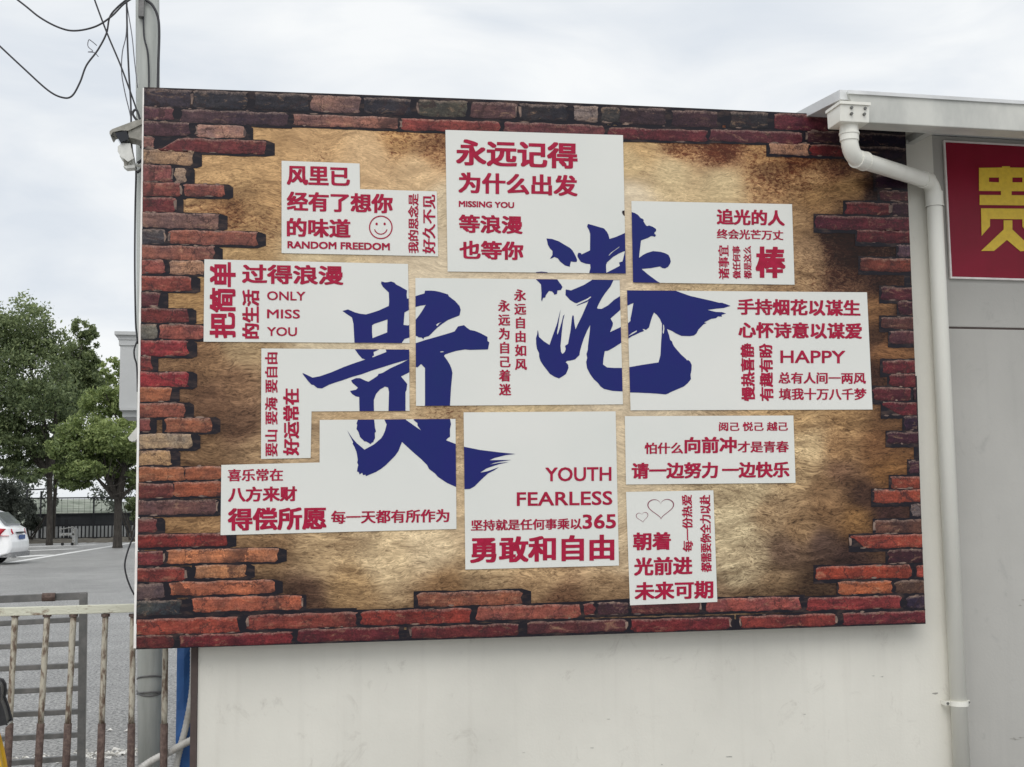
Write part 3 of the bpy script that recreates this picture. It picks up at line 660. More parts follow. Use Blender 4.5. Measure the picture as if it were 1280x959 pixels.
rs = random.Random(5)
def slope(y): return .0405-.0728*(y-109)/702.0
dark = MB(); BD, BBk = BOARD_Y-.0015, BOARD_Y-.003
def board_xlim(y):
    v = (y-109)/702.0; return 180-10*v, 1131+26*(y-147)/632.0
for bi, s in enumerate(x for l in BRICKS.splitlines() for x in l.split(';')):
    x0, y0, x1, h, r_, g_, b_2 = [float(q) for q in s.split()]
    y0 -= .5; h += 1.1; sl_ = slope(y0+h/2); xa, xb = board_xlim(y0+h/2)
    left = x0 < 350 and 150 < y0 < 770 and x1 < 400; right = x1 > 1110 and y0 > 215 and y0 < 740
    free_r = left and not (y0 < 150); free_l = right
    L_ = x1-x0; n = max(6, int(L_/4.2)); rows = [0, .12, .5, .88, 1]
    cr = min(h*.35, L_*.3)
    def yy(x): return y0+sl_*(x-x0)
    ph = rs.uniform(0, 6); tj = [rs.uniform(-.5, .4) for _ in range(n+1)]; bj = [rs.uniform(-.4, .8) for _ in range(n+1)]; el = [rs.uniform(-1.2, 2.8) for _ in rows]; er = [rs.uniform(-1.2, 2.8) for _ in rows]
    slant = rs.uniform(-1.5, 1.5)
    P = []; UV = []
    for k in range(n+1):
        u = k/n
        for vv in rows:
            x = x0+u*L_ + (slant*(vv-.5) if 0 < u < 1 or (not left and not right) else 0)
            if k == 0: x += el[rows.index(vv)]
            if k == n: x -= er[rows.index(vv)]
            if x0 < xa+6 and k == 0: x = xa+.4
            if x1 > xb-6 and k == n: x = xb-.2
            ex = min(u*L_, (1-u)*L_)
            top = yy(x)+tj[k]+.5*math.sin(ph+x*.13); bot = yy(x)+h+bj[k]+.5*math.sin(ph*2+x*.11)
            touching_l = x0 < xa+6; touching_r = x1 > xb-6
            ee = 99
            if not touching_l: ee = min(ee, u*L_)
            if not touching_r: ee = min(ee, (1-u)*L_)
            if ee < 2.2:
                sh = (2.2-ee)*.6; top += sh*.7; bot -= sh
            if x0 == 1063 and u*L_ < 18: bot = top+max(2, (h)*(u*L_/18))   # slanted tip
            if x0 == 1103 and u*L_ < 22: bot = top+max(3, h*(u*L_/22)**.6)
            if x0 == 197 and u*L_ < 26: top = bot-max(2, h*(u*L_/26))
            y = top+(bot-top)*vv
            ye = 109.8+(x-180)*.0405-1.2*math.sin(math.pi*min(1, max(0, (x-180)/950)))+.0
            if y0 < 148 and h > 17.5: y = max(y, bil((x-180)/951, 0)[1]+.2)
            if y0+h > 775 and y0 > 766: y = min(y, bil((x-170)/987, 1)[1]-.3)
            P.append((x, y)); UV.append((u, 1-vv))
    nr = len(rows)
    fc = [(k*nr+j, k*nr+j+1, (k+1)*nr+j+1, (k+1)*nr+j) for k in range(n) for j in range(nr-1)]
    me = bpy.data.meshes.new('printed_brick'); me.from_pydata([tuple(at(x, y, BBk)) for x, y in P], [], fc)
    ul = me.uv_layers.new(name='uv')
    for lp in me.loops: ul.data[lp.index].uv = UV[lp.vertex_index]
    me.materials.append(M['brick']); o = link('printed_brick', me, bb)
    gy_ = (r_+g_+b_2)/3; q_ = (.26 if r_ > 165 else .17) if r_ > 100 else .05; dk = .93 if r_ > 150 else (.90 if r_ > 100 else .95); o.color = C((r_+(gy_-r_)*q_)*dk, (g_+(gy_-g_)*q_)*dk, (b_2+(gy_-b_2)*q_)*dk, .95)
    # dark printed joint and cast shadow of the brick
    ex_l, ex_r, ex_t, ex_b = 3.2, 3.2, 2.2, 3.2
    if left: ex_r = 10.5 if x1 > 195 else 8
    if right: ex_l = 2.2; ex_b = 5.0
    if y0 > 740 or y0 < 150: ex_l = ex_r = 5
    if s.startswith('522 742'): ex_r = 11
    X0, X1 = max(x0-ex_l, xa+.2), min(x1+ex_r, xb-.2)
    rr = 3.5
    pts = []
    nn = 12
    for k in range(nn+1):
        x = X0+(X1-X0)*k/nn; pts.append((x, yy(x)-ex_t+(1.4 if left else 0)+rs.uniform(-.5, .5)+(rr if (k == nn and ex_r > 5) else 0)))
    for k in range(nn, -1, -1):
        x = X0+(X1-X0)*k/nn; pts.append((x, yy(x)+h+ex_b+rs.uniform(-.6, .6)-(rr*.8 if (k == nn and ex_r > 5) else 0)))
    pts2 = []
    for (x, y) in pts:
        if y0 < 148 and h > 17.5: y = max(y, bil(min(1, max(0, (x-180)/951)), 0)[1]+.1)
        if y0 > 760: y = min(y, bil(min(1, max(0, (x-170)/987)), 1)[1]-.1)
        pts2.append((x, y))
    N2 = len(pts2); dz = BD - (bi*5 % 29)*.00004
    dark.poly([at(x, y, dz) for x, y in pts2], [(k+1, k, N2-1-k, N2-2-k) for k in range(nn)])
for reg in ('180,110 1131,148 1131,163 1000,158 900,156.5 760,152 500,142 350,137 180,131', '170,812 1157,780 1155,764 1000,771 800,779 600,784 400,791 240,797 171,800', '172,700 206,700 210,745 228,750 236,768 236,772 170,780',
            '177,380 186,380 184,470 182,560 182,640 180,700 172,700', '180,140 190,140 190,220 186,300 183,380 178,380', '1072,150 1131,150 1133,262 1116,262 1112,236 1094,222 1098,206 1074,200', '1140,470 1146,470 1150,600 1156,770 1148,770 1143,600', '1124,262 1135,262 1141,430 1132,430 1130,340',  # the upper right polygon paints the gutter's shade onto the banner
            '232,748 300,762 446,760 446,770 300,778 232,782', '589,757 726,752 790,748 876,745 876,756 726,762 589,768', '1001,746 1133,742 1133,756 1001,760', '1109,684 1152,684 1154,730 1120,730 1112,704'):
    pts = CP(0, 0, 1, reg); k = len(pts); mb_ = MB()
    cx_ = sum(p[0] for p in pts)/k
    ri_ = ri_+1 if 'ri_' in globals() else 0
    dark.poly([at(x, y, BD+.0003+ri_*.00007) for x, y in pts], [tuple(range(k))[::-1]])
for v_, dv in ((0, 5.0), (1, -5.0)):
    top = [bil(k/60, v_) for k in range(61)]
    dark.poly([at(x, y+(.05 if v_ == 0 else -.05), BD+.00105) for x, y in top]+[at(x, y+dv, BD+.00105) for x, y in top], [((k, 61+k, 62+k, k+1) if v_ == 0 else (k, k+1, 62+k, 61+k)) for k in range(60)])
dark.build('printed_joints_and_shade', M['gap_shade_ink'], bb)

# ------------------------------------------------------------------ panels, lettering
PY, TY = BOARD_Y-.0045, BOARD_Y-.006
PANELS = {
 'A': [(352, 201), (449.5, 204.5), (450, 236.5), (546, 239.3), (547.6, 320.5), (352, 316.5)],
 'B': [(556.8, 162.5), (778.7, 169), (782.3, 342), (559.5, 339.5)],
 'C': [(789.2, 251.3), (990, 255.3), (993.2, 356), (791.3, 353.2)],
 'D': [(255.5, 324.2), (510, 330), (512, 429), (254.5, 427.2)],
 'E': [(326.7, 435.7), (511.5, 437), (512, 513.7), (389.4, 514.4), (388.3, 572.5), (326.3, 573.8)],
 'F': [(519.2, 347.5), (774.5, 350), (778.7, 505.5), (520, 507.5)],
 'G': [(783.7, 363), (1083.7, 365.5), (1090.7, 512), (788.2, 513)],
 'H': [(781, 520.3), (991.7, 519.5), (994.5, 603.7), (782.5, 605.7)],
 'I': [(782.5, 615), (891.7, 613), (896.7, 752.5), (787.5, 756.7)],
 'J': [(579.5, 515.5), (769.5, 514.3), (773.7, 707), (581.7, 712)],
 'K': [(399.6, 525), (569.4, 523.7), (570.6, 661.3), (275.7, 669), (276.7, 581.3), (399.5, 578.2)]}
PO = {}
for k, P in PANELS.items():
    PO[k] = flat_region('text_panel', [P], [], None, PY, M['panel'], bb)

def text_mesh(s, cjk):
    t = bpy.data.curves.new('t', 'FONT'); t.body = s; t.size = 1; t.resolution_u = 3; t.space_line = 1.13 if '\n' in s else 1
    t.space_character = 1.0
    q_ = bpy.data.objects.new('q', t); COL.objects.link(q_)
    dg = bpy.context.evaluated_depsgraph_get(); m_ = bpy.data.meshes.new_from_object(q_.evaluated_get(dg))
    v = np.array([p.co[:2] for p in m_.vertices]); f = [tuple(p.vertices) for p in m_.polygons]
    bpy.data.objects.remove(q_); bpy.data.curves.remove(t); bpy.data.meshes.remove(m_)
    return v, f
def lettering(pk, s, x0, y0, x1, y1, mode='h', bold=None, lean=0.0):
    """px box: x0,y0 top-left ink corner, x1 right, y1 bottom at the left end; mode h, r (turned, reads upward), v (stacked)"""
    cjk = ord(max(s)) > 1000
    if mode == 'v': v, f = text_mesh('\n'.join(s), True)
    else: v, f = text_mesh(s, cjk)
    if mode == 'r': v = np.stack([-v[:, 1], v[:, 0]], 1)
    lo, hi = v.min(0), v.max(0); uv = (v-lo)/(hi-lo)
    sl_ = slope((y0+y1)/2)
    em = (y1-y0) if mode == 'h' else (x1-x0)
    dense = cjk and em < 17
    if bold is None: bold = (.042 if not dense else .036) if cjk else .026
    bh = bold*(.60 if cjk and not dense else (.40 if cjk else .8))
    brx, bry = (em*bold, em*bh) if mode != 'r' else (em*bh, em*bold)
    bx0, bx1, by0, by1 = x0+brx, x1-brx, y0+bry, y1-bry
    X = bx0+uv[:, 0]*(bx1-bx0) + lean*(1-uv[:, 1]); Y = by1-uv[:, 1]*(by1-by0)+sl_*(X-x0)
    mb = MB(); offs = [(0, 0)]+[(brx*a, bry*b) for a, b in ((-1, -1), (1, -1), (1, 1), (-1, 1), (-.33, 1), (.33, -1), (.33, 1), (-.33, -1), (1, 0), (-1, 0))]
    for i, (dx, dy) in enumerate(offs):
        yy_ = TY-i*.00006
        mb.poly([at(a+dx, b+dy, yy_) for a, b in zip(X, Y)], f)
    return mb.build('lettering', M['red_ink'], PO[pk])
T = lettering
T('A', '风里已', 358.5, 207, 437.5, 231); T('A', '经有了想你', 358.5, 239.3, 491, 263.5); T('A', '的味道', 358.5, 272.3, 438.3, 296)
T('A', 'RANDOM FREEDOM', 359.3, 301.3, 487.3, 310.5, bold=.05); T('A', '我的思念是', 510, 242, 523.3, 316.5, 'r'); T('A', '好久不见', 528, 243, 544.3, 317, 'r')
T('B', '永远记得', 570, 173.8, 722, 206.5); T('B', '为什么出发', 573, 215, 722, 241.3); T('B', 'MISSING YOU', 573.5, 251, 642.7, 258.6, bold=.05)
T('B', '等浪漫', 573.5, 268, 653.3, 291); T('B', '也等你', 574.3, 300.5, 654.3, 323.8)
T('C', '追光的人', 896, 261, 981, 280.6); T('C', '终会光芒万丈', 896, 286.2, 979.3, 298.5); T('C', '诸事宜', 897.5, 306.5, 911, 349, 'r', lean=.8)
T('C', '做任何事', 915.3, 307.3, 925.3, 348.5, 'r', lean=.8); T('C', '都是这么', 929, 307.3, 939, 348.5, 'r', lean=.8); T('C', '棒', 944.5, 308, 982, 347.2)
T('D', '把简单', 262, 327.5, 294.6, 422.7, 'r'); T('D', '过得浪漫', 302.5, 330, 429.3, 354.5); T('D', '的生活', 302.7, 362, 324.2, 423.3, 'r')
T('D', 'ONLY', 333.8, 364, 381.8, 375.3); T('D', 'MISS', 333.8, 386.6, 375, 398); T('D', 'YOU', 333.8, 408.8, 371.2, 420)
T('E', '要山 要海 要自由', 331.2, 440.5, 347, 570.5, 'r'); T('E', '好运常在', 353.8, 485.7, 374, 569.5, 'r')
T('F', '永远自由如风', 642.5, 361.7, 657.6, 462.5, 'v', lean=1.2); T('F', '永远为自己着迷', 622.3, 375, 637.6, 494.3, 'v', lean=1.5)
T('G', '手持烟花以谋生', 921.8, 373.3, 1075.6, 393.6); T('G', '心怀诗意以谋爱', 923, 402.3, 1077.5, 422.6); T('G', '慢热喜静', 925.5, 429, 942.5, 501.5, 'r', lean=1.5)
T('G', '有趣有盼', 948.5, 429.5, 965.5, 501.5, 'r', lean=1.5); T('G', 'HAPPY', 975.5, 438, 1056.7, 453.8); T('G', '总有人间一两风', 973, 465.3, 1082.5, 479.6); T('G', '填我十万八千梦', 973.7, 485.3, 1083.2, 500)
T('H', '阅己 悦己 越己', 898.7, 527.7, 985, 538.9); T('H', '怕什么', 805.7, 553.4, 854, 567.6); T('H', '向前冲', 855.7, 546.3, 921, 566.8); T('H', '才是青春', 922, 551.6, 986, 565.9); T('H', '请一边努力', 789.5, 578.5, 897.5, 598.8); T('H', '一边快乐', 902.5, 577.8, 987, 597.6)
T('I', '每一份热爱', 852, 618.7, 865, 690, 'r', lean=1.5); T('I', '都需要你全力以赴', 874.3, 618.7, 888, 715.5, 'r', lean=1.8); T('I', '朝着', 791.3, 665.8, 838.8, 688.2); T('I', '光前进', 792.5, 697, 865.6, 719.8); T('I', '未来可期', 793.3, 728, 891.7, 750.5)
T('J', 'YOUTH', 681.7, 584.4, 764.3, 602); T('J', 'FEARLESS', 646, 615.3, 765.5, 632.8); T('J', '坚持就是任何事乘以', 588.7, 650, 727.5, 663.8); T('J', '365', 728.2, 643.2, 770, 661.3, bold=.035); T('J', '勇敢和自由', 587.6, 671.5, 768, 704)
T('K', '喜乐常在', 284.6, 586.6, 353.7, 601.8); T('K', '八方来财', 285, 608.8, 371.2, 627.6); T('K', '得偿所愿', 284.6, 635.3, 408.2, 663.8); T('K', '每一天都有所作为', 413.8, 638.5, 561.8, 655)

# smiley and hearts
def ring(cx, cy, rx, ry, t, n=40, a0=0, a1=2*math.pi):
    o = [(cx+(rx)*math.cos(a0+(a1-a0)*k/n), cy+(ry)*math.sin(a0+(a1-a0)*k/n)) for k in range(n+1)]
    i = [(cx+(rx-t)*math.cos(a0+(a1-a0)*k/n), cy+(ry-t)*math.sin(a0+(a1-a0)*k/n)) for k in range(n+1)]
    return o, i
def strip(name, o, i, m, parent, y=TY):
    mb = MB(); n = len(o); mb.poly([at(*p, y) for p in o]+[at(*p, y) for p in i], [(k, k+1, n+k+1, n+k) for k in range(n-1)]); return mb.build(name, m, parent)
o, i = ring(476, 284.3, 14.8, 14.8, 1.5); sm_ = strip('smiley_face', o, i, M['red_ink'], PO['A'])
for ex in (470.8, 480.8): flat_region('smiley_face', [[(ex+1.5*math.cos(a), 280+1.7*math.sin(a)) for a in np.arange(12)*math.pi/6]], [], None, TY, M['red_ink'], PO['A'])
o, i = ring(476, 284.8, 8.6, 8.6, 1.3, 20, .25, math.pi-.25); strip('smiley_face', o, i, M['red_ink'], PO['A'])
def heart(cx, cy, w_, h_, t, rot, m):
    o = []; i = []; n = 60
    for k in range(n+1):
        a = 2*math.pi*k/n; x = 16*math.sin(a)**3/16.0; y = -(13*math.cos(a)-5*math.cos(2*a)-2*math.cos(3*a)-math.cos(4*a))/16.5
        for (lst, s_) in ((o, 1.0), (i, 1-2*t/w_)):
            X, Y = x*w_/2*s_, y*h_/2*s_; lst.append((cx+X*math.cos(rot)-Y*math.sin(rot), cy+X*math.sin(rot)+Y*math.cos(rot)))
    strip('heart_outline', o, i, m, PO['I'])
heart(826, 634.5, 33.5, 29, 1.3, -.02, M['thin_ink']); heart(802.8, 646, 15.5, 14.5, .7, -.12, M['thin_ink'])

# two large navy brush characters, cut by the gaps between panels
cA = lambda t: CP(370, 340, 8, t)
cB = lambda t: CP(500, 340, 8, t)
cC = lambda t: CP(370, 440, 8, t)
cD = lambda t: CP(420, 500, 8, t)
cE = lambda t: CP(500, 500, 8, t)
c6 = lambda t: CP(480, 310, 4, t)
gui = (cA('465,390 520,375 590,405 640,418 700,425 760,408 830,385 928,340 932,290 928,205 870,150 850,115 855,95 890,105 920,102 950,95 985,107 1000,125 1040,145 1110,185 1106,230 1110,265 1120,268') +
  cB('145,245 200,228 245,215 250,187 310,187 350,190 400,200 480,225 490,245 550,290 595,340 607,380 595,435 480,480 420,520 370,560 330,600 290,640 240,655 235,672 215,655 190,655 165,640 145,640') +
  cA('1120,660 1085,670 1060,705 1065,735 1128,765') + cB('150,715 240,685 370,648 500,610 545,595 580,545 640,532 665,555 700,580 750,590 800,610 875,650 875,690 893,705 880,775 800,777 700,780 650,775 560,790 500,808 450,825 440,840 470,880 500,930') +
  c6('338,605 342,625 335,700 330,787') + cE('500,190 510,240 500,290 500,370 480,380 460,403 555,440 648,470 800,500 1000,525 1155,540 1060,552 945,580 895,603 1000,601 1115,600 1000,617 940,630 900,646 1000,628 1090,622 1000,640 900,672 860,688 800,728 880,712 990,672 940,705 880,735 820,790 745,865 700,890 648,893 555,868') +
  cD('1110,830 1020,770 990,735 930,690 910,650 850,590 780,530 660,420 640,470 625,510 590,560 500,650 450,690 400,720 300,762 295,748 270,752 262,728 235,745 228,722 210,715 215,680 222,650 212,625 218,600 212,560 205,520 185,470 165,435 172,425 160,400 112,305 165,385 210,435 285,497 380,445 450,385 470,355 490,310 507,245 485,200') +
  cC('925,590 930,400 920,355 890,347 840,375 800,420 778,480 780,590 782,680 790,760 800,795 788,810 790,860 770,905 760,905 745,922 720,905 700,895 685,895 640,850 625,800 605,770 612,730 606,715 618,680 635,590 632,450 600,445 560,420 540,390 600,378 620,358 565,310 550,285 600,262 640,262 700,290 725,298 770,270 815,240 825,220 865,210 940,165 1060,110 1125,75 1000,110 880,148 760,185 660,222 560,250 460,285 380,310 330,328 260,365 215,362 175,330 155,328 120,290 70,225 65,210 120,235 165,257 240,243 350,205 480,150 590,110 695,75') +
  cA('660,865 625,825 590,775 585,705 580,620 575,520 560,455 500,415'))
gui_h = [cA('760,535 780,520 915,475 912,605 765,662 760,600'), cA('1120,385 1085,405 1075,530 1125,535')+cB('150,485 180,450 215,400 258,330 200,338 150,352'),
  cA('775,800 800,790 850,765 895,768 905,800 765,855 765,842 780,835'), cB('360,530 375,515 420,498 395,515 372,542'), cB('400,797 420,792 445,797 425,803 405,804'),
  cC('1195,165 1125,208 1050,245 1112,320 1105,380 1095,400 1095,590 1100,680 1250,785 1215,735 1215,712 1175,680')+c6('205,787 205,600 185,580 168,597 157,595')]
cP = lambda t: CP(660, 260, 8, t)
cQ = lambda t: CP(660, 370, 8, t)
cR = lambda t: CP(770, 340, 8, t)
cS = lambda t: CP(760, 400, 8, t)
cT = lambda t: CP(760, 250, 8, t)
gang = [cP('185,305 240,310 310,335 360,365 420,400 445,425 460,450 480,490 492,520 485,540 460,540 430,535 422,560 418,588 370,575 345,555 320,535 300,505 265,490 235,505 220,508 245,470 245,430 220,405 200,370'),
  cP('75,708 80,642 135,636 190,642 290,710 310,740 330,765 345,790 330,820 295,825 290,860 265,868 255,850 240,835 210,830 195,850 180,870 172,895 150,900 140,935 133,920 135,850 130,765'),
  cP('600,160 590,185 610,220 622,260 620,425 535,465 530,452 505,448 495,470 495,485 515,520 530,540 580,558 622,562 625,600 612,650 640,720 560,770 430,825 378,815 375,870 420,920 470,950')+
  cQ('490,72 540,50 600,22 622,5 634,10 600,40 485,94 490,98 590,60 607,45 540,200 500,280 475,335 462,260 458,205 450,190 442,205 435,260 425,350 405,455 400,480 370,500 378,530 368,560 345,580 330,560 325,500 340,340 350,250 365,185 352,200 340,250 320,320 295,390 290,370 300,310 310,240 327,130 310,200 290,280 250,390 215,490 160,455 110,410 103,360 97,340 92,385 80,420 82,480 90,530 110,570 112,610 125,650 150,690 185,735 220,780 265,808 310,825 345,805 380,780 405,720 402,690 388,672 376,664 390,650 430,645 470,635 495,610 515,590 520,550 540,480 560,420 590,350 622,290 618,350 600,500 598,540 585,580 592,620 582,660 590,720 620,780 660,835 700,870 725,905 760,930 850,950 945,955')+
  cS('215,725 300,727 430,733 500,738 575,745 605,735 620,725 690,695 760,665 800,630 830,590 825,550 835,500 837,450 820,415 800,400 790,405 780,390 735,350 690,300 665,270 650,245 640,215 622,200 610,150 590,90 640,110 680,135 735,160 820,162 860,155 885,135 905,95 940,60')+
  cR('875,525 905,510 880,505 915,488 950,470 1000,462 1020,445 1060,447 1055,430 1100,415 1060,402 1000,400 915,380 1000,368 1080,360 1145,340 1110,325 1080,315 1060,308 1030,308 960,290 850,265 740,240 650,208 570,178')+
  cT('525,832 490,812 400,745 335,690 430,682 520,665 545,682 570,685 600,670 620,640 628,615 620,580 605,550 570,532 530,520 490,515 450,512 390,530 350,550 310,580 320,490 330,405 365,392 400,380 430,362 450,362 470,370 480,350 465,340 465,325 482,310 480,290 450,270 430,262 410,255 395,262 380,255 355,215 358,200 345,188 325,180 300,150 270,132 235,120')+
  cP('970,250 880,290 815,310 805,270 790,240 760,205 690,185 640,170')]
gang_h = [cP('955,435 900,460 850,490 790,545 780,570 783,648 850,615 920,578 910,545 945,535 962,470 970,432'),
  cP('805,475 830,445 860,425 915,385 912,395 870,425 850,440 830,458 812,476'),
  cP('855,722 825,785 770,855 740,900 710,955 690,1000 700,1008 735,1010 800,975 860,920 915,885 955,870 955,722'),
  cQ('925,138 825,225 850,270 845,300 820,362 925,312 980,290')+cR('118,515 145,490 145,465 155,420 175,310 140,325 115,337'),
  cQ('940,463 860,515 800,548 768,552 755,620 750,685 790,715 860,720 945,720')+cS('215,472 350,448 505,425 515,390 525,350 530,250 538,130')+cR('460,520 440,470 410,430 380,405 360,450 345,500 330,555 300,580 270,595 240,605 200,625 160,642 125,665'),
  cR('128,635 165,605 210,583 207,598 160,625 130,640'), cR('265,570 285,572 300,582 290,590 275,585'), cR('470,525 480,530 484,570 478,610 472,622 467,600 472,560')]
for k in PANELS:
    if k in 'DEFKJ': flat_region('big_brush_character', [gui], gui_h, PANELS[k], TY, M['blue_ink'], PO[k])
    if k in 'BCFG': flat_region('big_brush_character', gang, gang_h, PANELS[k], TY, M['blue_ink'], PO[k])
flat_region('big_brush_character', [cP('965,25 945,28 940,45 950,65 968,85')], [], PANELS['B'], TY, M['gap_shade_ink'], PO['B'])

# ------------------------------------------------------------------ GROUND, LINES
mb = MB(); mb.poly([(-900, -300, 0), (900, -300, 0), (900, 1500, 0), (-900, 1500, 0)], [(0, 1, 2, 3)])
tag(mb.build('ground', M['asphalt']), kind='structure')
def gline(name, p0, p1, wd):
    a, b = gnd(*p0, .004), gnd(*p1, .004); d = (b-a).normalized(); nn_ = Vector((-d.y, d.x, 0))*wd/2
    mb = MB(); mb.poly([a-nn_, b-nn_, b+nn_, a+nn_], [(0, 1, 2, 3)]); tag(mb.build(name, M['white_line']), kind='structure')
gline('lot_stripe', (-60, 715), (175, 677), .30)  # long white parking line
for (p0, p1) in (((18, 696.5), (62, 693.5)), ((22, 689), (95, 686)), ((30, 683.8), (120, 681)), ((35, 680.4), (140, 678)), ((40, 677.8), (150, 675.8))):
    gline('lot_stripe', p0, p1, .75)  # wide pale bands across the asphalt
# far rise beyond the fence
hx = at(80, 640, 60)
def terrain(name, y, h, seed, m, x0=-160, x1=160, depth=80):
    r = random.Random(seed); mb = MB(); n = 60; top = []
    hs = [h*(.75+.25*math.sin(i*.5+seed)+.15*r.random()) for i in range(n+1)]
    P = []
    for i in range(n+1):
        x = x0+(x1-x0)*i/n
        P += [(x, y, -.5), (x, y+depth*.3, hs[i]*.6), (x, y+depth, hs[i])]
    mb.poly(P, [(3*i+j, 3*i+3+j, 3*i+4+j, 3*i+1+j) for i in range(n) for j in range(2)])
    return tag(mb.build(name, m, smooth=True), kind='structure')
M['hill'] = mat('pale_green_slope', (.13, .155, .11, 1), .9, noise=.55, c2=(.34, .36, .30, 1), lo=.38, hi=.62)
terrain('hill', 75, 3.6, 3, M['hill'])

# ------------------------------------------------------------------ RAISED WHITE BOX behind the banner
by = 5.5
x0 = at(149.5, 470, by).x; x1 = x0+1.3
Z = lambda py: at(155, py, by).z
fb = thing('raised_box', 'pale grey raised box with stepped cornice showing left of the banner above the trees', 'box', (x0+.7, by, 0))
mb = MB(); mb.box((x0, by, Z(510)), (x1, by+.6, Z(432))); mb.build('box_body', M['far_white'], fb, bevel=.004)
mb = MB(); mb.box((x0-.012, by-.012, Z(432)), (x1+.01, by+.61, Z(425))); mb.box((x0-.02, by-.02, Z(425)), (x1+.02, by+.62, Z(419.5))); mb.build('cornice', M['far_white'], fb, bevel=.003)
mb = MB(); mb.box((x0-.05, by-.05, Z(419.5)), (x1+.05, by+.65, Z(415))); mb.build('cap', M['far_white'], fb, bevel=.003)
mb = MB(); mb.box((x0+.008, by-.025, Z(513)), (x1+.02, by+.62, Z(510))); mb.build('ledge', M['far_white'], fb)
mb = MB(); mb.box((x0+.03, by+.02, Z(521)), (x1, by+.58, Z(513))); mb.build('base_panel', M['far_grey'], fb)
mb = MB(); mb.box((x0+.62, by+.2, 0), (x0+.80, by+.38, Z(521))); mb.build('post', M['gate'], fb)

# ------------------------------------------------------------------ TREES
def leaf_cloud(clumps, n, size, seed, name, m, parent, drop=0.0):
    r = np.random.default_rng(seed); vols = np.array([c[3]**2.2 for c in clumps]); cnt = (vols/vols.sum()*n).astype(int)
    P = []; tones = []
    for c, k in zip(clumps, cnt):
        v = r.normal(size=(k, 3)); v /= np.linalg.norm(v, axis=1, keepdims=True)
        rad = r.random((k, 1))**.45*(1+.22*r.normal(size=(k, 1)))
        # sub-clusters give an uneven outline and gaps
        q = v*rad; sub = r.normal(size=(max(8, k//70), 3)); sub /= np.linalg.norm(sub, axis=1, keepdims=True); sub *= r.random((len(sub), 1))**.3
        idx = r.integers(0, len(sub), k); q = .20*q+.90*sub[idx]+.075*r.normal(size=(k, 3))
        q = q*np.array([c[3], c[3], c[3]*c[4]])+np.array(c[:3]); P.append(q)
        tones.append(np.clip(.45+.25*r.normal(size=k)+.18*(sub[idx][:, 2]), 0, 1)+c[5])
    P = np.concatenate(P); tn = np.clip(np.concatenate(tones), 0, 1); k = len(P)
    a = r.normal(size=(k, 3)); a /= np.linalg.norm(a, axis=1, keepdims=True); b = r.normal(size=(k, 3)); b -= a*(a*b).sum(1, keepdims=True); b /= np.linalg.norm(b, axis=1, keepdims=True)
    s = size*(.6+.8*r.random((k, 1)))
    V = np.empty((k, 4, 3)); V[:, 0] = P-a*s; V[:, 1] = P-b*s*.45; V[:, 2] = P+a*s; V[:, 3] = P+b*s*.45
    me = bpy.data.meshes.new(name); me.vertices.add(k*4); me.vertices.foreach_set('co', V.astype('f').ravel())
    me.loops.add(k*4); me.loops.foreach_set('vertex_index', np.arange(k*4, dtype='i')); me.polygons.add(k)
    me.polygons.foreach_set('loop_start', np.arange(0, k*4, 4, dtype='i')); me.update(calc_edges=True)
    at2 = me.attributes.new('tone', 'FLOAT', 'POINT'); at2.data.foreach_set('value', np.repeat(tn, 4).astype('f'))
    me.materials.append(m); return link(name, me, parent)
def tree(label, base_px, y, blobs, m, seed, n, size, limbs, tr, ztop=None):
    """blobs: px x, px y, px radius, flatten, depth shift, tone"""
    b = at(base_px[0], base_px[1], y); bx_, bz = b.x, 0
    t = thing('tree', label, 'tree', (bx_, y, 0), 'trees along the far side of the car park')
    rr = random.Random(seed); k = (y-CAM.y)/F
    cl = []
    for (px, py, pr_, fl, dy, tn) in blobs:
        p_ = at(px, py, y+dy); cl.append((p_.x, p_.y, p_.z, pr_*(y+dy-CAM.y)/F, fl, tn))
    fork = Vector(at(limbs[0][0], limbs[0][1], y))
    mb = MB(); mb.tube(smooth_path([(bx_, y, -.1), (bx_+(fork.x-bx_)*.3, y, fork.z*.45), fork], 5), [tr*1.35, tr*1.1, tr*1.02, tr, tr*.98, tr*.95, tr*.93, tr*.92, tr*.9, tr*.88, tr*.85], 10); mb.build('trunk', M['bark'], t, smooth=True)
    mb = MB()
    for (px, py, dy, r0) in limbs[1:]:
        e_ = at(px, py, y+dy); mid = fork.lerp(e_, .5)+Vector((rr.uniform(-.3, .3), 0, rr.uniform(-.4, .1)))
        pts = smooth_path([fork-Vector((0, 0, .2)), mid, e_], 5); mb.tube(pts, [r0*(1-.8*i/(len(pts)-1)) for i in range(len(pts))], 7)
        for _ in range(5):
            s_ = pts[rr.randrange(3, len(pts))]; e2 = s_+Vector((rr.uniform(-1.4, 1.4), rr.uniform(-1, 1), rr.uniform(.2, 1.8))); mb.tube([s_, s_.lerp(e2, .5)+Vector((0, 0, -.1)), e2], [r0*.3, r0*.2, r0*.07], 5)
    mb.build('limb', M['bark'], t, smooth=True)
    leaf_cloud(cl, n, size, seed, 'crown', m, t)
    return t
